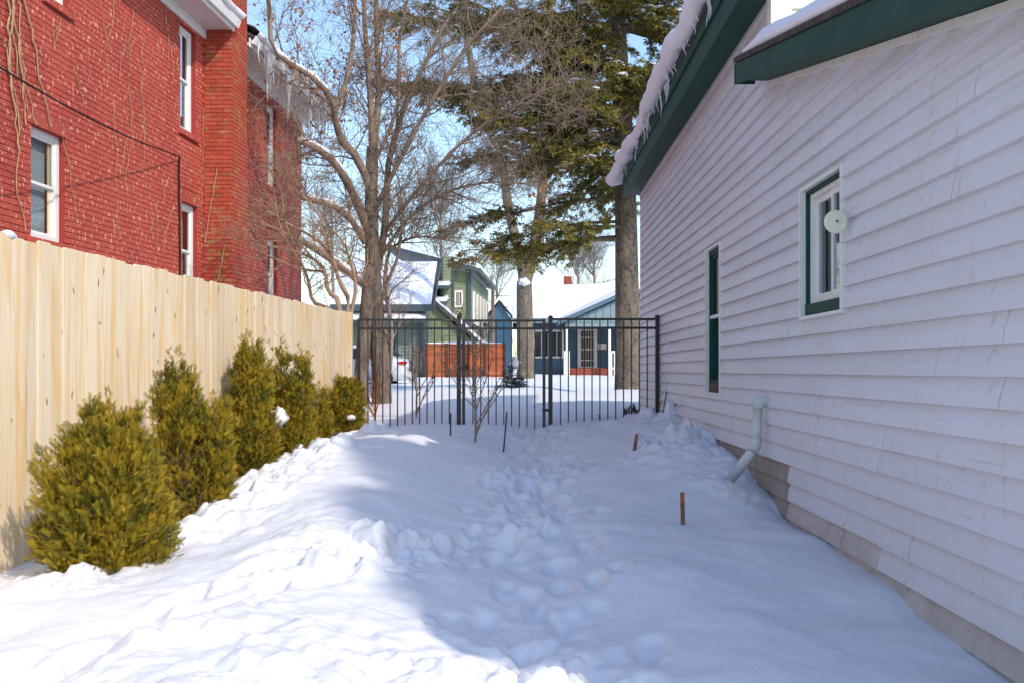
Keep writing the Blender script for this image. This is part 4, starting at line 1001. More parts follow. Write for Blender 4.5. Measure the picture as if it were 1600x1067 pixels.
# --- the big conifer at the right
CY = 23.5; rg = np.random.default_rng(17)
con = thing('conifer_tree', W(980, 608, CY), 'tall conifer with a thick grey trunk and olive needles beside the white house', 'tree')
tt = Tubes(); ctr, cr_ = limb(tt, [W(981, 640, CY), W(982, 600, CY), W(981, 540, CY), W(979, 400, CY), W(976, 250, CY), W(968, 100, CY), W(960, -60, CY), W(955, -320, CY)], 0.36, 0.15, 16, 16)
cr_ = cr_*1.0
tt.build('trunk', M['bark_grey'], con)
tt = Tubes(); NP = []; ND = []; SN = []
def bough(z, th, L_, droop, dens, r=0.05, lift=0.0):
    """one bough: a limb with flat side sprays of needles"""
    i = int(np.argmin(np.abs(ctr[:, 2]-z))); p0 = ctr[i].copy(); p0[2] = z
    d = np.array((math.cos(th), math.sin(th), 0)); pts = []
    for t in np.linspace(0, 1, 9): pts.append(p0 + d*L_*t + np.array((0, 0, lift*L_*t - droop*L_*t*t + 0.10*L_*t**4)) + rg.standard_normal(3)*0.03*L_*0.3*t)
    pts = np.array(pts); tt.add(pts, np.linspace(r, 0.01, 9), 6)
    side = np.array((-d[1], d[0], 0)); k = int(L_*dens)
    for s_ in range(k):
        t = 0.22 + 0.78*rg.random(); j = min(int(t*8), 7); p = pts[j] + (pts[j+1]-pts[j])*(t*8-j)
        sg = 1 if rg.random() < 0.5 else -1; l2 = (0.25 + 0.62*(1-t)*min(L_, 3.2)*0.55 + 0.25*rg.random())
        dv = d*0.75 + side*sg*(0.5+0.6*rg.random()) + np.array((0, 0, 0.25-1.0*rg.random())); dv /= np.linalg.norm(dv)
        q_ = [p, p+dv*l2*0.5, p+dv*l2+np.array((0, 0, -0.12*l2))]
        tt.add(q_, [0.010, 0.007, 0.003], 3)
        for u_ in np.arange(0.05, l2, 0.085):
            pp_ = p + dv*u_ + np.array((0, 0, -0.12*l2*(u_/l2)**2)) + rg.standard_normal(3)*0.03
            for sg2 in (-1, 1):
                nd = dv*0.8 + np.cross(dv, np.array((0, 0, 1)))*sg2*0.7 + rg.standard_normal(3)*0.36 + np.array((0, 0, -0.2))
                NP.append(pp_); ND.append(nd)
        if rg.random() < 0.15: SN.append(p + dv*l2*0.5)
for k in range(100):
    z = 5.7 + 8.2*rg.random()**1.15; th = rg.random()*2*math.pi; L_ = (4.2 - 0.20*(z-5.5))*(0.55+0.5*rg.random())
    if math.cos(th) > 0.3: L_ *= 0.75
    bough(z, th, L_, 0.18+0.12*rg.random(), 9.5, 0.05, 0.08*rg.random())
for (z, th, L_) in ((9.2, 3.3, 5.6), (8.6, 3.9, 5.2), (8.0, 2.9, 4.9), (7.3, 3.5, 5.0), (6.6, 3.8, 4.4), (6.2, 3.0, 4.2), (9.6, 4.2, 4.8), (7.0, 4.3, 4.2), (7.8, 3.15, 5.6), (8.9, 3.6, 5.0)): bough(z, th, L_, 0.14, 11, 0.06, 0.08)
for (z, th, L_, dr) in ((4.75, 3.3, 3.9, 0.30), (4.4, 3.05, 3.0, 0.22), (4.3, 3.45, 4.1, 0.24), (4.6, 3.9, 3.0, 0.2), (5.3, 3.2, 4.4, 0.28)): bough(z, th, L_, dr, 8.5, 0.045)
tt.build('boughs', M['bark'], con)
NP = np.array(NP); ND = np.array(ND); m = len(NP)
nv = []; 
for (a_, l_) in ((0, 1.0), (0.7, 0.7), (-0.7, 0.7)):
    d_ = np.array((math.sin(a_), math.cos(a_), 0)); s_ = np.array((d_[1], -d_[0], 0))*0.10
    nv += [d_*0, d_*l_*0.5+s_+np.array((0, 0, 0.10)), d_*l_, d_*l_*0.5-s_+np.array((0, 0, 0.10))]
nv = np.array(nv); nq = [(i*4, i*4+1, i*4+2, i*4+3) for i in range(3)]
instances('needles', nv, nq, frames(ND, rg.standard_normal((m, 3))*0.6+np.array((0, 0, 1.0)), 0.13+0.07*rg.random(m)), NP, M['needle'], con)
# snow pads on the boughs
sv = []; k = 8
for (zz, rr_) in ((-0.2, 0.9), (0.15, 1.0), (0.45, 0.7)):
    for i in range(k): sv.append((rr_*math.cos(2*math.pi*i/k)*(1+0.25*math.sin(3*i)), rr_*math.sin(2*math.pi*i/k), zz))
sv.append((0, 0, 0.6)); sv = np.array(sv)
sq = [(j*k+i, j*k+(i+1) % k, (j+1)*k+(i+1) % k, (j+1)*k+i) for j in range(2) for i in range(k)]; st = [(2*k+i, 2*k+(i+1) % k, 3*k) for i in range(k)]
cl = NP[rg.choice(len(NP), 170)]; cl = cl[cl[:, 2] > 4.6]; SN = []
for c_ in cl:
    d_ = np.linalg.norm((NP - c_)*np.array((1, 1, 1.8)), axis=1); near_ = np.argsort(d_)[:int(5+rg.random()*26)]; SN += list(NP[near_])
SN = np.array(SN); m = len(SN); sc = 0.035 + 0.06*rg.random(m)**2
mm = np.zeros((m, 3, 3)); an = rg.random(m)*6.28
mm[:, 0, 0] = np.cos(an)*sc*1.5; mm[:, 0, 1] = -np.sin(an)*sc; mm[:, 1, 0] = np.sin(an)*sc*1.5; mm[:, 1, 1] = np.cos(an)*sc; mm[:, 2, 2] = sc*0.6
o = instances('bough_snow', sv, sq, mm, SN+np.array((0, 0, 0.035)), M['snow_plain'], None, st)
tag(o, 'patches of snow lying on the boughs of the tall conifer', 'snow', kind='stuff')
# --- forked tree in the middle distance
MY = 40.0; rg = np.random.default_rng(23)
mt = thing('forked_tree', W(820, 588, MY), 'forked grey tree trunk in front of the blue house', 'tree')
tt = Tubes(); limb(tt, [W(822, 600, MY), W(821, 560, MY), W(820, 500, MY), W(819, 440, MY)], 0.38, 0.30, 12, 8)
Q1, r1 = limb(tt, [W(819, 445, MY), W(815, 410, MY), W(802, 360, MY), W(790, 300, MY), W(785, 240, MY), W(768, 215, MY), W(740, 130, MY), W(720, -20, MY)], .24, .12, 10, 14)
Q2, r2 = limb(tt, [W(820, 445, MY), W(832, 400, MY), W(845, 320, MY), W(852, 240, MY), W(858, 130, MY), W(860, -40, MY)], .26, .14, 10, 12)
tt.build('trunk', M['bark_grey'], mt); tt = Tubes(); tips = []
for Q, r in ((Q1, r1), (Q2, r2)): branchlets(tt, Q, r, 20, 2.4, rg, 3, 0.4, 0.4, 1.0, tips)
tt.build('crown', M['twig_far'], mt)
m = 90; pp_ = np.array([W(845+rg.normal()*14, 290+rg.normal()*28, MY-0.6) for _ in range(m)]); dd = rg.standard_normal((m, 3)); dd[:, 2] -= 1.5
instances('red_leaves', lv, [(0, 1, 2, 3)], frames(dd, rg.standard_normal((m, 3)), 0.18+0.1*rg.random(m)), pp_, M['leaf_dry'], mt)
clump(W(818, 441, MY-0.28), 0.20, 0.16, 'snow caught in the fork of the middle-distance tree', 31)
# --- two evergreens added out of view to shade the middle of the yard
for (tx, ty, H_, sd, lb) in ((9.0, -3.7, 12.3, 81, 'shorter of two unseen dense evergreens added behind the white house for shade'), (9.3, -2.0, 13.4, 82, 'taller of two unseen dense evergreens added behind the white house for shade')):
    rg = np.random.default_rng(sd); te = thing('added_evergreen', (tx, ty, 0), lb, 'tree'); tt = Tubes()
    tt.add([(tx, ty, -0.3), (tx, ty, H_*0.5), (tx, ty, H_*0.97)], [0.24, 0.15, 0.03], 8); tt.build('trunk', M['bark_grey'], te)
    m = 9000; h = 0.1+0.9*rg.random(m); th = rg.random(m)*6.28; rr_ = 1.7*np.clip(1-h**3.2, 0, 1)**0.8*(0.55+0.45*np.sqrt(rg.random(m)))*(1+0.22*np.sin(5*th+9*h)+0.15*np.sin(23*h))
    p = np.stack([tx+rr_*np.cos(th), ty+rr_*np.sin(th), H_*h-0.25*rr_], -1); d = np.stack([np.cos(th), np.sin(th), -0.2+0*th], -1)+rg.standard_normal((m, 3))*0.4
    instances('needles', nv, nq, frames(d, rg.standard_normal((m, 3))*0.5+np.array((0, 0, 1.)), 0.3+0.2*rg.random(m)), p, M['needle'], te)
# --- far bare trees
def far_tree(px, base_y, top_y, Y, label, seed, wpx=70):
    rg = np.random.default_rng(seed); t = thing('bare_tree', W(px, base_y, Y), label, 'tree'); tt = Tubes()
    Q, r = limb(tt, [W(px, base_y+10, Y), W(px+2, (base_y*2+top_y)/3, Y), W(px-2, top_y+20, Y), W(px, top_y, Y)], 0.006*Y*0.5, 0.03, 8, 10); tt.build('trunk', M['twig_far'], t)
    tt = Tubes(); H = (base_y-top_y)*Y/F
    branchlets(tt, Q, r*1.0, 26, H*0.36, rg, 3, 0.55, 0.35, 0.8); tt.build('crown', M['twig_far'], t)
far_tree(930, 575, 395, 85, 'far bare tree rising over the blue house roof, right of its chimney', 41)
far_tree(905, 575, 405, 92, 'far bare tree behind the brick chimney', 42)
far_tree(778, 575, 430, 95, 'far bare tree beside the utility pole', 43)
far_tree(690, 575, 330, 90, 'far bare tree behind the green house chimney', 44)
far_tree(520, 575, 350, 75, 'far bare tree behind the left end of the green house', 45)

# ------------------------------------------------------------------ saplings and small plants
def sapling(px, base_y, top_y, Y, label, seed, n, spread, berries=0, m_='twig'):
    rg = np.random.default_rng(seed); b = W(px, base_y, Y); t = thing('sapling', b, label, 'sapling'); tt = Tubes()
    H = (base_y-top_y)*Y/F; Q, r = limb(tt, [b-np.array((0, 0, .2)), b+np.array((0.01, 0, H*.3)), b+np.array((-0.01, 0, H*.6)), b+np.array((0.0, 0, H))], 0.016, 0.006, 6, 10)
    tips = []; branchlets(tt, Q, r, n, spread, rg, 2, 0.6, 0.3, 0.8, tips)
    for k in range(5):
        a_ = rg.random()*6.28; l_ = H*(0.55+0.35*rg.random()); d_ = np.array((math.cos(a_)*0.55, math.sin(a_)*0.3, 0.9)); b2 = b+np.array((0, 0, H*0.06*k))
        Q, r = limb(tt, [b2, b2+d_*l_*0.35+np.array((0, 0, 0.02)), b2+d_*l_*0.7, b2+d_*l_+np.array((0, 0, 0.06))], 0.009, 0.004, 5, 8)
        branchlets(tt, Q, r, 5, spread*0.6, rg, 1, 0.6, 0.3, 0.8, tips)
    tt.build('stems', M[m_], t)
    if berries:
        for k in range(berries):
            p = tips[int(rg.random()*len(tips))]; mb = MB(); mb.tube([p+np.array((0, 0, z)) for z in (-0.03, -0.02, 0.0, 0.02, 0.03)], [0.006, 0.022, 0.028, 0.02, 0.005], 6); mb.build('seed_head', M['bark'], t, True)
sapling(585, 656, 598, 14.1, 'low reddish sapling just beyond the fence by the timber post', 51, 12, 0.34, 0, 'leaf_dry')
sapling(650, 650, 535, 15.0, 'bare sapling with dark seed heads beyond the left iron panel', 52, 12, 0.42, 7)
sapling(742, 685, 530, 11.4, 'bare spreading sapling in front of the gate', 53, 15, 0.52, 4)
b = W(800, 610, 26.0); sp = thing('small_spruce', b, 'little blue-green spruce with a snow cap beyond the gate', 'spruce')
rg = np.random.default_rng(61); P_ = []; D_ = []; tt = Tubes(); tt.add([b-np.array((0, 0, .2)), b+np.array((0, 0, .4)), b+np.array((0, 0, .75))], [.03, .02, .005], 6)
for k in range(46):
    h = rg.random()**1.3; th = rg.random()*6.28; L_ = 0.40*(1-h)+0.06; p0 = b+np.array((0, 0, 0.05+0.65*h)); d = np.array((math.cos(th), math.sin(th), 0.12)); tt.add([p0, p0+d*L_*.5, p0+d*L_], [.008, .006, .003], 3)
    for u_ in np.arange(0.04, L_, 0.028):
        for sg in (-1, 1): P_.append(p0+d*u_); D_.append(d*0.7+np.array((-d[1], d[0], 0))*sg+rg.standard_normal(3)*0.4)
tt.build('stems', M['bark'], sp); P_ = np.array(P_); D_ = np.array(D_)
instances('needles', nv, nq, frames(D_, rg.standard_normal(D_.shape)+np.array((0, 0, 1.)), np.full(len(P_), 0.085)), P_, M['needle_blue'], sp)
clump(b+np.array((0.08, 0.0, 0.72)), 0.13, 0.14, 'ball of snow on top of the little spruce', 33)
rg = np.random.default_rng(66); c0 = W(986, 640, 14.9); m = 60; dd = rg.standard_normal((m, 3))
o = instances('dry_plant', lv, [(0, 1, 2, 3)], frames(dd, rg.standard_normal((m, 3)), 0.05+0.03*rg.random(m)), c0+rg.standard_normal((m, 3))*np.array((.055, .05, .03)), M['old_wood'])
tag(o, 'withered brown plant lying on the snow beyond the right iron panel', 'plant')

# ------------------------------------------------------------------ houses across the street
def lap(parent, name, m_, p0, p1, z0, z1, step=0.15, out=(0, -1)):
    """lap-sided wall from ground point p0 to p1"""
    p0 = np.array(p0, float); p1 = np.array(p1, float); o2 = np.array(out, float); V = []; Q = []; z = z0; k = 0
    while z < z1-1e-6:
        zt_ = min(z+step, z1)
        for (p, off, zz) in ((p0, .03, z), (p1, .03, z), (p1, .005, zt_), (p0, .005, zt_)): V.append((p[0]+o2[0]*off, p[1]+o2[1]*off, zz))
        for (p, off, zz) in ((p0, .0, z), (p1, .0, z)): V.append((p[0]+o2[0]*off, p[1]+o2[1]*off, zz))
        b_ = k*6; Q += [(b_, b_+1, b_+2, b_+3), (b_+4, b_+5, b_+1, b_)]; k += 1; z = zt_
    mb = MB(); mb.add(V, Q); return mb.build(name, m_, parent)
def slab(parent, name, m_, pts, th, top=True):
    P = np.array(pts, float); mb = MB(); mb.prism(P, (0, 0, th)); return mb.build(name, m_, parent)
def snow_slab(pts, th, label):
    P = np.array(pts, float); c = P.mean(0); n = 10; V = []; 
    for j in range(n+1):
        for i in range(n+1):
            s_, t_ = i/n, j/n; p = (P[0]*(1-s_)+P[1]*s_)*(1-t_) + (P[3]*(1-s_)+P[2]*s_)*t_
            e = min(s_, 1-s_, t_, 1-t_); h = th*min(1, (e*9)**0.5)*(1+0.35*math.sin(5*s_+3*t_+c[0])*math.cos(4*t_)); V.append(p+np.array((0, 0, h)))
    mb = MB(); mb.add(V, [(j*(n+1)+i, j*(n+1)+i+1, (j+1)*(n+1)+i+1, (j+1)*(n+1)+i) for j in range(n) for i in range(n)])
    return tag(mb.build('roof_snow', M['snow_plain'], None, True), label, 'snow', kind='stuff')
def swin(parent, x0, x1, y_, z0, z1, fm, gm=None, bars=0):
    """small framed window facing the camera, standing proud of a wall at depth y_"""
    f_ = 0.09; mb = MB()
    for (a, b, c, d) in ((x0-f_, x0, z0-f_, z1+f_), (x1, x1+f_, z0-f_, z1+f_), (x0, x1, z1, z1+f_), (x0, x1, z0-f_, z0)): mb.box(a, b, y_-0.075, y_-0.031, c, d)
    for i in range(bars):
        x = x0+(x1-x0)*(i+1)/(bars+1); mb.box(x-0.015, x+0.015, y_-0.065, y_-0.04, z0, z1)
    wd = mb.build('window', fm, parent); mb = MB(); mb.box(x0, x1, y_-0.05, y_-0.035, z0, z1); mb.build('pane', gm or M['car_glass'], wd)
    return wd
# green house
gh = thing('green_house', (-4, 46, 1.0), 'sage green two-storey house with snowy roofs and a sided chimney', 'house')
a, b = W(540, 0, 44.3)[0], -3.85
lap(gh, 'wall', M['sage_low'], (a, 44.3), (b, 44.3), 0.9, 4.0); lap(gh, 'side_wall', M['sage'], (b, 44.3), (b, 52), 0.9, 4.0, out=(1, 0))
mb = MB(); mb.prism([(b, 44.3, 4.0), (b, 52.3, 4.0), (b, 48.3, 6.3)], (-0.1, 0, 0)); mb.build('gable', M['sage'], gh)
slab(gh, 'roof', M['shingle'], [(a-0.6, 43.8, 3.95), (b+0.35, 43.8, 3.95), (b+0.35, 48.3, 6.35), (a-0.6, 48.3, 6.35)], 0.14)
slab(gh, 'roof', M['shingle'], [(a-0.6, 52.8, 3.95), (b+0.35, 52.8, 3.95), (b+0.35, 48.32, 6.35), (a-0.6, 48.32, 6.35)], 0.14)
mb = MB(); mb.box(a-0.6, b+0.36, 43.70, 43.79, 3.82, 4.10); mb.build('gutter', M['sage_dark'], gh)
mb = MB(); mb.prism([(b+0.36, 43.8, 3.80), (b+0.36, 48.3, 6.2), (b+0.36, 48.3, 6.48), (b+0.36, 43.8, 4.08)], (0.05, 0, 0)); mb.build('rake_board', M['sage_dark'], gh)
snow_slab([(a-0.6, 43.72, 4.12), (b+0.30, 43.72, 4.12), (b+0.22, 48.3, 6.50), (a-0.6, 48.3, 6.50)], 0.22, 'deep snow on the front roof slope of the sage green house')
slab(gh, 'pent_roof', M['sage_dark'], [(a-0.5, 43.4, 3.33), (b+0.1, 43.4, 3.33), (b+0.1, 44.27, 3.62), (a-0.5, 44.27, 3.62)], 0.1)
snow_slab([(a-0.5, 43.42, 3.44), (b+0.08, 43.42, 3.44), (b+0.08, 44.25, 3.73), (a-0.5, 44.25, 3.73)], 0.12, 'strip of snow on the narrow lower roof of the sage green house')
mb = MB(); mb.box(-4.15, -3.98, 44.16, 44.265, 0.9, 3.3); mb.build('corner_board', M['sage_dark'], gh)
mb = MB(); mb.box(-6.7, -6.55, 43.45, 43.6, 0.9, 3.3); mb.build('porch_post', M['white_paint'], gh)
swin(gh, -5.9, -5.2, 44.3, 1.7, 2.9, M['sage_dark'])
X1 = -2.1
lap(gh, 'wall', M['sage'], (-6.5, 50.5), (X1, 50.5), 0.9, 6.3); lap(gh, 'side_wall', M['sage'], (X1, 50.5), (-1.47, 61), 0.9, 6.1, out=(1, 0))
mb = MB(); mb.box(X1-0.14, X1+0.04, 50.36, 50.45, 0.9, 6.2); mb.build('corner_board', M['sage_dark'], gh)
slab(gh, 'roof', M['sage_dark'], [(-6.4, 49.9, 7.35), (X1+0.55, 49.9, 6.12), (-0.9, 61.5, 6.12), (-6.0, 61.5, 7.35)], 0.20)
snow_slab([(-6.4, 49.92, 7.56), (X1+0.40, 49.92, 6.35), (-1.1, 61.4, 6.35), (-6.0, 61.4, 7.56)], 0.2, 'snow on the upper roof of the sage green house')
ch2 = lap(gh, 'chimney', M['sage'], (W(690, 0, 49.6)[0], 49.6), (W(708, 0, 49.6)[0], 49.6), 0.9, W(0, 402, 49.6)[2], 0.16)
mb = MB(); mb.box(W(690, 0, 49.6)[0], W(708, 0, 49.6)[0]-0.002, 49.602, 50.4, 0.9, W(0, 401, 49.6)[2]); mb.build('chimney_body', M['sage'], gh)
for px_ in (690, 707.3):
    x = W(px_, 0, 49.6)[0]; mb = MB(); mb.box(x-0.05, x+0.07, 49.54, 49.566, 0.9, W(0, 402, 49.6)[2]); mb.build('chimney_trim', M['sage_dark'], gh)
swin(gh, W(713, 0, 50.5)[0], W(721, 0, 50.5)[0], 50.5, W(0, 478, 50.5)[2], W(0, 457, 50.5)[2], M['white_paint'], M['post_brown'], 2)
for i in range(5):                              # windows along the side wall
    y0 = 51.4+i*1.9; mb = MB(); x = X1 + (y0-50.5)*0.06
    mb.box(x+0.0, x+0.13, y0, y0+0.95, 3.6, 5.3); wd = mb.build('window', M['white_paint'], gh); mb = MB(); mb.box(x+0.08, x+0.15, y0+0.15, y0+0.8, 3.75, 5.15); mb.build('pane', M['car_glass'], wd)
for (z, x0_, x1_, yy) in ((5.15, -4.0, -3.05, 48.6), (4.35, -3.9, -3.15, 48.2)):       # small roof returns
    slab(gh, 'roof_return', M['sage_dark'], [(x0_, yy-0.6, z), (x1_, yy-0.6, z), (x1_, yy+1.6, z+0.3), (x0_, yy+1.6, z+0.3)], 0.16)
    snow_slab([(x0_, yy-0.6, z+.17), (x1_, yy-0.6, z+.17), (x1_, yy+1.6, z+.47), (x0_, yy+1.6, z+.47)], 0.16, 'snow on the ' + ('upper' if z > 5 else 'lower') + ' small roof return of the sage green house')
lx0, lx1 = W(672, 0, 47.5)[0], W(762, 0, 47.5)[0]
mb = MB(); mb.prism([(lx0, 47.5, 0.9), (lx1, 47.5, 0.9), (lx1, 47.5, 1.9), (lx0, 47.5, 4.5)], (0, 0.1, 0)); mb.build('lean_to_wall', M['sage'], gh)
slab(gh, 'lean_to_roof', M['sage_dark'], [(lx0, 47.2, 4.6), (lx1+0.2, 47.2, 1.95), (lx1+0.2, 50.4, 1.95), (lx0, 50.4, 4.6)], 0.18)
snow_slab([(lx0, 47.22, 4.79), (lx1+0.15, 47.22, 2.17), (lx1+0.15, 50.4, 2.17), (lx0, 50.4, 4.79)], 0.16, 'snow on the lean-to roof of the sage green house')
# stained board fence
of = thing('board_fence', (W(728, 0, 43)[0], 43, 1.05), 'orange stained horizontal board fence beside the green house', 'fence')
xa, xb = W(665, 0, 43)[0], W(790, 0, 43)[0]; z0, z1 = 0.95, W(0, 537, 43)[2]
px_posts = [665, 698, 732, 758, 789]
for p in px_posts:
    x = W(p, 0, 43)[0]; mb = MB(); mb.box(x-0.05, x+0.05, 42.93, 42.998, 0.8, z1+0.03); mb.build('post', M['post_brown'], of)
for p, q_ in zip(px_posts, px_posts[1:]):
    x0_, x1_ = W(p, 0, 43)[0]+0.004, W(q_, 0, 43)[0]-0.004
    for i in range(8):
        c, d = z0+(z1-z0)*i/8+0.006, z0+(z1-z0)*(i+1)/8-0.006; mb = MB(); mb.box(x0_, x1_, 43.0, 43.025+0.004*(i % 2), c, d); mb.build('board', M['orange_wood'], of)
mb = MB(); mb.tube([(xa, 43.0, z1+0.02), ((xa+xb)/2, 43.0, z1+0.03), (xb-0.2, 43.0, z1+0.02)], [0.02, 0.06, 0.02], 6); tag(mb.build('snow_strip', M['snow_plain'], None, True), 'thin line of snow on top of the orange board fence', 'snow')
# blue house
bh = thing('blue_house', (4.2, 50, 1.0), 'blue single-storey house with a snowy roof and a gabled porch', 'house')
bx0, bx1 = W(812, 0, 51)[0], 9.0
lap(bh, 'wall', M['blue'], (bx0, 51), (bx1, 51), 0.8, 3.8, 0.14); lap(bh, 'side_wall', M['blue'], (bx0, 51), (bx0, 58.5), 0.8, 3.8, 0.14, out=(-1, 0))
rx0 = W(801, 0, 50.3)[0]
slab(bh, 'roof', M['shingle'], [(rx0, 50.3, 3.68), (bx1+0.4, 50.3, 3.68), (bx1+0.4, 54.6, 5.72), (rx0, 54.6, 5.72)], 0.14)
slab(bh, 'roof', M['shingle'], [(rx0, 58.9, 3.68), (bx1+0.4, 58.9, 3.68), (bx1+0.4, 54.62, 5.72), (rx0, 54.62, 5.72)], 0.14)
mb = MB(); mb.box(rx0, bx1+0.4, 50.22, 50.295, 3.6, 3.83); mb.build('gutter', M['blue_pale'], bh)
snow_slab([(rx0, 50.25, 3.85), (bx1+0.35, 50.25, 3.85), (bx1+0.35, 54.6, 5.87), (rx0, 54.6, 5.87)], 0.26, 'deep snow on the main roof of the blue house')
bch = MB().box(W(881, 0, 54.6)[0], W(893, 0, 54.6)[0], 54.3, 54.9, 5.3, W(0, 433, 54.6)[2]).build('chimney', M['red_brick'], bh)
px0, px1, pk = W(880, 0, 47.6)[0], W(1100, 0, 47.6)[0], W(990, 0, 47.6)[0]; ez, pz = 3.50, 5.0
mb = MB(); mb.prism([(px0+0.15, 47.7, ez), (px1-0.15, 47.7, ez), (pk, 47.7, pz-0.1)], (0, 0.1, 0)); mb.build('porch_gable', M['blue_pale'], bh)
for i in range(1, 18):
    x = px0+0.15+i*0.36; top_ = ez + (pz-0.1-ez)*(1-abs(x-pk)/(pk-px0-0.15))
    if x < px1-0.2: MB().box(x-0.02, x+0.02, 47.67, 47.698, ez+0.02, top_-0.04).build('batten', M['blue_pale'], bh)
slab(bh, 'porch_roof', M['blue'], [(px0-0.25, 47.4, ez-0.12), (pk, 47.4, pz), (pk, 51.5, pz), (px0-0.25, 51.5, ez-0.12)], 0.20)
slab(bh, 'porch_roof', M['blue'], [(px1+0.25, 47.4, ez-0.12), (pk+0.01, 47.4, pz), (pk+0.01, 51.5, pz), (px1+0.25, 51.5, ez-0.12)], 0.20)
snow_slab([(px0-0.25, 47.42, ez+0.09), (pk, 47.42, pz+0.21), (pk, 53, pz+0.21), (px0-0.25, 53, ez+0.09)], 0.2, 'snow on the porch gable roof of the blue house')
MB().box(px0+0.1, px1-0.1, 47.72, 47.85, 3.2, 3.49).build('porch_beam', M['blue_pale'], bh)
for p in (886.5, 952, 1015):
    x = W(p, 0, 47.8)[0]; MB().box(x-0.07, x+0.07, 47.73, 47.87, 1.0, 3.2).build('porch_post', M['white_paint'], bh)
dk0, dk1 = W(893, 0, 47.7)[0], W(950, 0, 47.7)[0]
for i in range(4): MB().box(dk0, dk1, 47.6-0.004*i, 47.7, 0.98+i*0.085, 1.06+i*0.085).build('porch_board', M['red_brick'], bh)
MB().box(px0+0.2, px1-0.2, 47.9, 51, 1.0, 1.36).build('porch_floor', M['red_brick'], bh)
d0, d1 = W(906, 0, 50.9)[0], W(929, 0, 50.9)[0]
dr = MB().box(d0, d1, 50.9, 50.96, 1.37, 3.35).build('door', M['post_brown'], bh)
mb = MB()
for x in np.linspace(d0+0.06, d1-0.06, 6): mb.box(x-0.012, x+0.012, 50.84, 50.865, 1.42, 3.3)
for z in (1.4, 1.75, 2.3, 2.9, 3.28): mb.box(d0, d1, 50.815, 50.838, z-0.025, z+0.025)
mb.box(d0-0.12, d0+0.03, 50.77, 50.81, 1.37, 3.42); mb.box(d1-0.03, d1+0.12, 50.77, 50.81, 1.37, 3.42); mb.box(d0+.031, d1-.031, 50.77, 50.81, 3.32, 3.42)
mb.build('security_grille', M['white_paint'], dr)
MB().box(W(934, 0, 50.9)[0], W(947, 0, 50.9)[0], 50.75, 50.95, W(0, 546, 50.9)[2], W(0, 537, 50.9)[2]).build('mailbox', M['white_paint'], bh)
swin(bh, W(836, 0, 51)[0], W(856, 0, 51)[0], 51, 1.95, 3.2, M['white_paint'], None, 1); swin(bh, W(862, 0, 51)[0], W(878, 0, 51)[0], 51, 1.95, 3.2, M['white_paint'], None, 1)
for (p, q_) in ((880, 889), (952, 960)):
    x0_, x1_ = W(p, 0, 47.4)[0], W(q_, 0, 47.4)[0]; mb = MB()
    mb.box(x0_, x1_, 46.8, 46.9, 2.05, 2.15); mb.box(x0_, x0_+0.08, 46.8, 46.9, 1.0, 2.05); mb.box(x1_-0.08, x1_, 46.8, 46.9, 1.0, 2.05); mb.box(x0_+.081, x1_-.081, 46.8, 46.9, 1.3, 1.38)
    mb.build('railing', M['white_paint'], bh)
# far blue house, pole and wires
fb = thing('far_blue_house', W(780, 580, 92), 'distant bright blue house seen between the two nearer houses', 'house')
xa, xb = W(760, 0, 92)[0], W(800, 0, 92)[0]
lap(fb, 'wall', M['blue_far'], (xa, 92), (xb, 92), 0.9, W(0, 500, 92)[2], 0.2)
mb = MB(); mb.prism([(xa, 92, W(0, 500, 92)[2]), (xb, 92, W(0, 500, 92)[2]), ((xa+xb)/2, 92, W(0, 472, 92)[2])], (0, 6, 0)); mb.build('gable', M['blue_far'], fb)
zz = W(0, 503, 92)[2]; zp = W(0, 469, 92)[2]; xm = (xa+xb)/2
slab(fb, 'roof', M['white_paint'], [(xa-.5, 91.5, zz), (xm, 91.5, zp), (xm, 98, zp), (xa-.5, 98, zz)], 0.3); slab(fb, 'roof', M['white_paint'], [(xb+.5, 91.5, zz), (xm+.01, 91.5, zp), (xm+.01, 98, zp), (xb+.5, 98, zz)], 0.3)
p = W(770, 560, 70); up = thing('utility_pole', p, 'wooden utility pole between the green and blue houses', 'pole')
MB().tube([p-np.array((0, 0, .5)), W(770, 447, 70)], [0.15, 0.11], 10).build('shaft', M['pole_wood'], up, True)
for i, (ya, yb) in enumerate(((452, 425), (462, 440), (478, 470))):
    a_ = W(770, ya, 70); b_ = W(1010, yb, 78); mb = MB(); mb.tube([a_+(b_-a_)*t+np.array((0, 0, -0.5*math.sin(math.pi*t))) for t in np.linspace(0, 1, 10)], 0.02, 4)
    tag(mb.build('overhead_wire', M['wire'], None), ('highest', 'middle', 'lowest')[i] + ' overhead wire running right from the utility pole', 'wire')
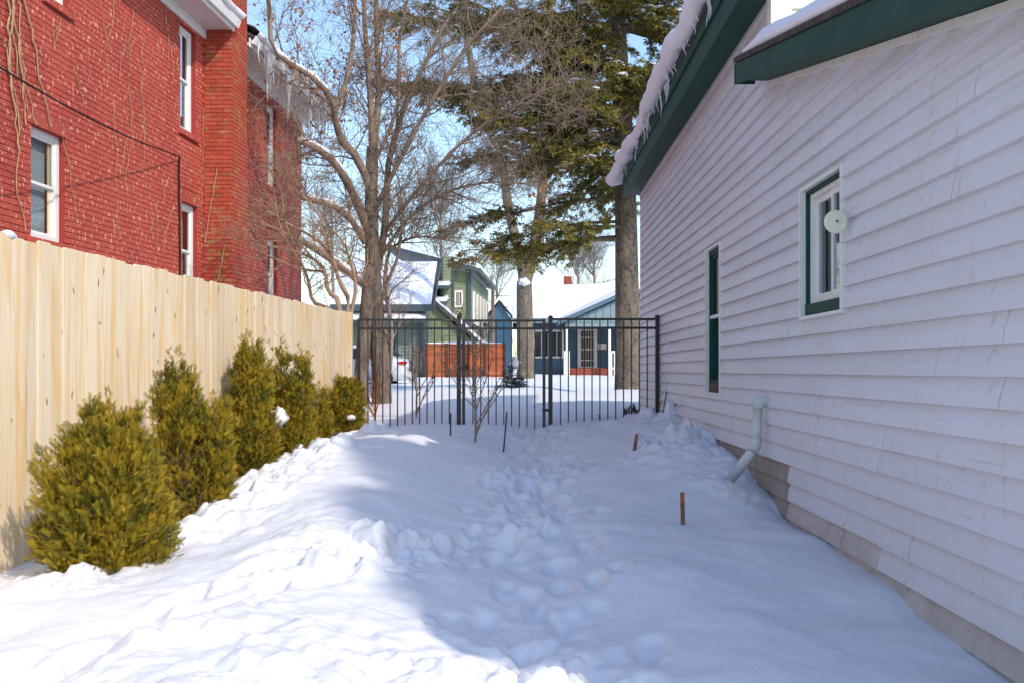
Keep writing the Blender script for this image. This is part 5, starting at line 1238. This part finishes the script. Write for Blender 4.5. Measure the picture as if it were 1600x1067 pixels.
# parked car
cx1 = -3.55; cyc = 35.0; cz = gz(-5, 35) - 0.12
car = thing('parked_car', (cx1-2.2, cyc, cz), 'silver parked car with a red tail light, half hidden behind the bare tree', 'car')
def sec(x, zb, zs, zr, ws, wr):   # one cross section of the body at x
    return [(x, cyc-ws, cz+zb), (x, cyc-ws-0.03, cz+(zb+zs)/2), (x, cyc-ws, cz+zs), (x, cyc-wr, cz+zr), (x, cyc+wr, cz+zr), (x, cyc+ws, cz+zs), (x, cyc+ws+0.03, cz+(zb+zs)/2), (x, cyc+ws, cz+zb)]
st_ = [(0, .35, .75, .80, .70, .62), (-.12, .25, .90, .98, .80, .70), (-.5, .22, .95, 1.06, .86, .66), (-.95, .22, .95, 1.36, .88, .56), (-1.5, .22, .94, 1.46, .88, .56), (-2.2, .22, .93, 1.45, .88, .56), (-2.8, .22, .92, 1.25, .88, .60), (-3.3, .22, .90, .98, .87, .74), (-4.0, .24, .80, .86, .82, .68), (-4.35, .35, .62, .66, .68, .55)]
V = []; [V.extend(sec(cx1+a_[0], *a_[1:])) for a_ in st_]; mb = MB()
mb.add(V, [(i*8+j, i*8+(j+1) % 8, (i+1)*8+(j+1) % 8, (i+1)*8+j) for i in range(len(st_)-1) for j in range(8)], polys=[list(range(8)), list(range((len(st_)-1)*8, len(st_)*8))[::-1]])
mb.build('body', M['car_paint'], car, True)
mb = MB(); x_ = lambda d: cx1+d
mb.prism([(x_(-.72), cyc-.885, cz+.99), (x_(-2.95), cyc-.885, cz+.98), (x_(-2.45), cyc-.665, cz+1.33), (x_(-1.15), cyc-.665, cz+1.35)], (0, -0.02, 0.006)); mb.build('side_window', M['car_glass'], car)
mb = MB(); mb.prism([(x_(-.36), cyc-.60, cz+1.06), (x_(-.36), cyc+.60, cz+1.06), (x_(-.86), cyc+.52, cz+1.37), (x_(-.86), cyc-.52, cz+1.37)], (0.03, 0, 0.03)); mb.build('rear_window', M['car_glass'], car)
for dx in (-.85, -3.45):
    for sy in (-1, 1):
        c = np.array((cx1+dx, cyc+sy*.86, cz+.32)); mb = MB(); mb.tube([c-np.array((0, .10, 0)), c-np.array((0, .085, 0)), c+np.array((0, .085, 0)), c+np.array((0, .10, 0))], [.29, .32, .32, .29], 20); wh_ = mb.build('wheel', M['tyre'], car, True)
        mb = MB(); mb.tube([c+np.array((0, sy*.101, 0)), c+np.array((0, sy*.115, 0))], [.21, .17], 14); mb.build('rim', M['rim'], wh_)
for sy in (-1, 1):
    mb = MB(); mb.box(cx1-.34, cx1-.06, cyc+sy*.78-.09, cyc+sy*.78+.09, cz+.80, cz+.90); mb.build('tail_light', M['tail_red'], car)
mb = MB(); mb.box(cx1-.08, cx1+.06, cyc-.72, cyc+.72, cz+.36, cz+.55); mb.build('bumper', M['car_paint'], car)
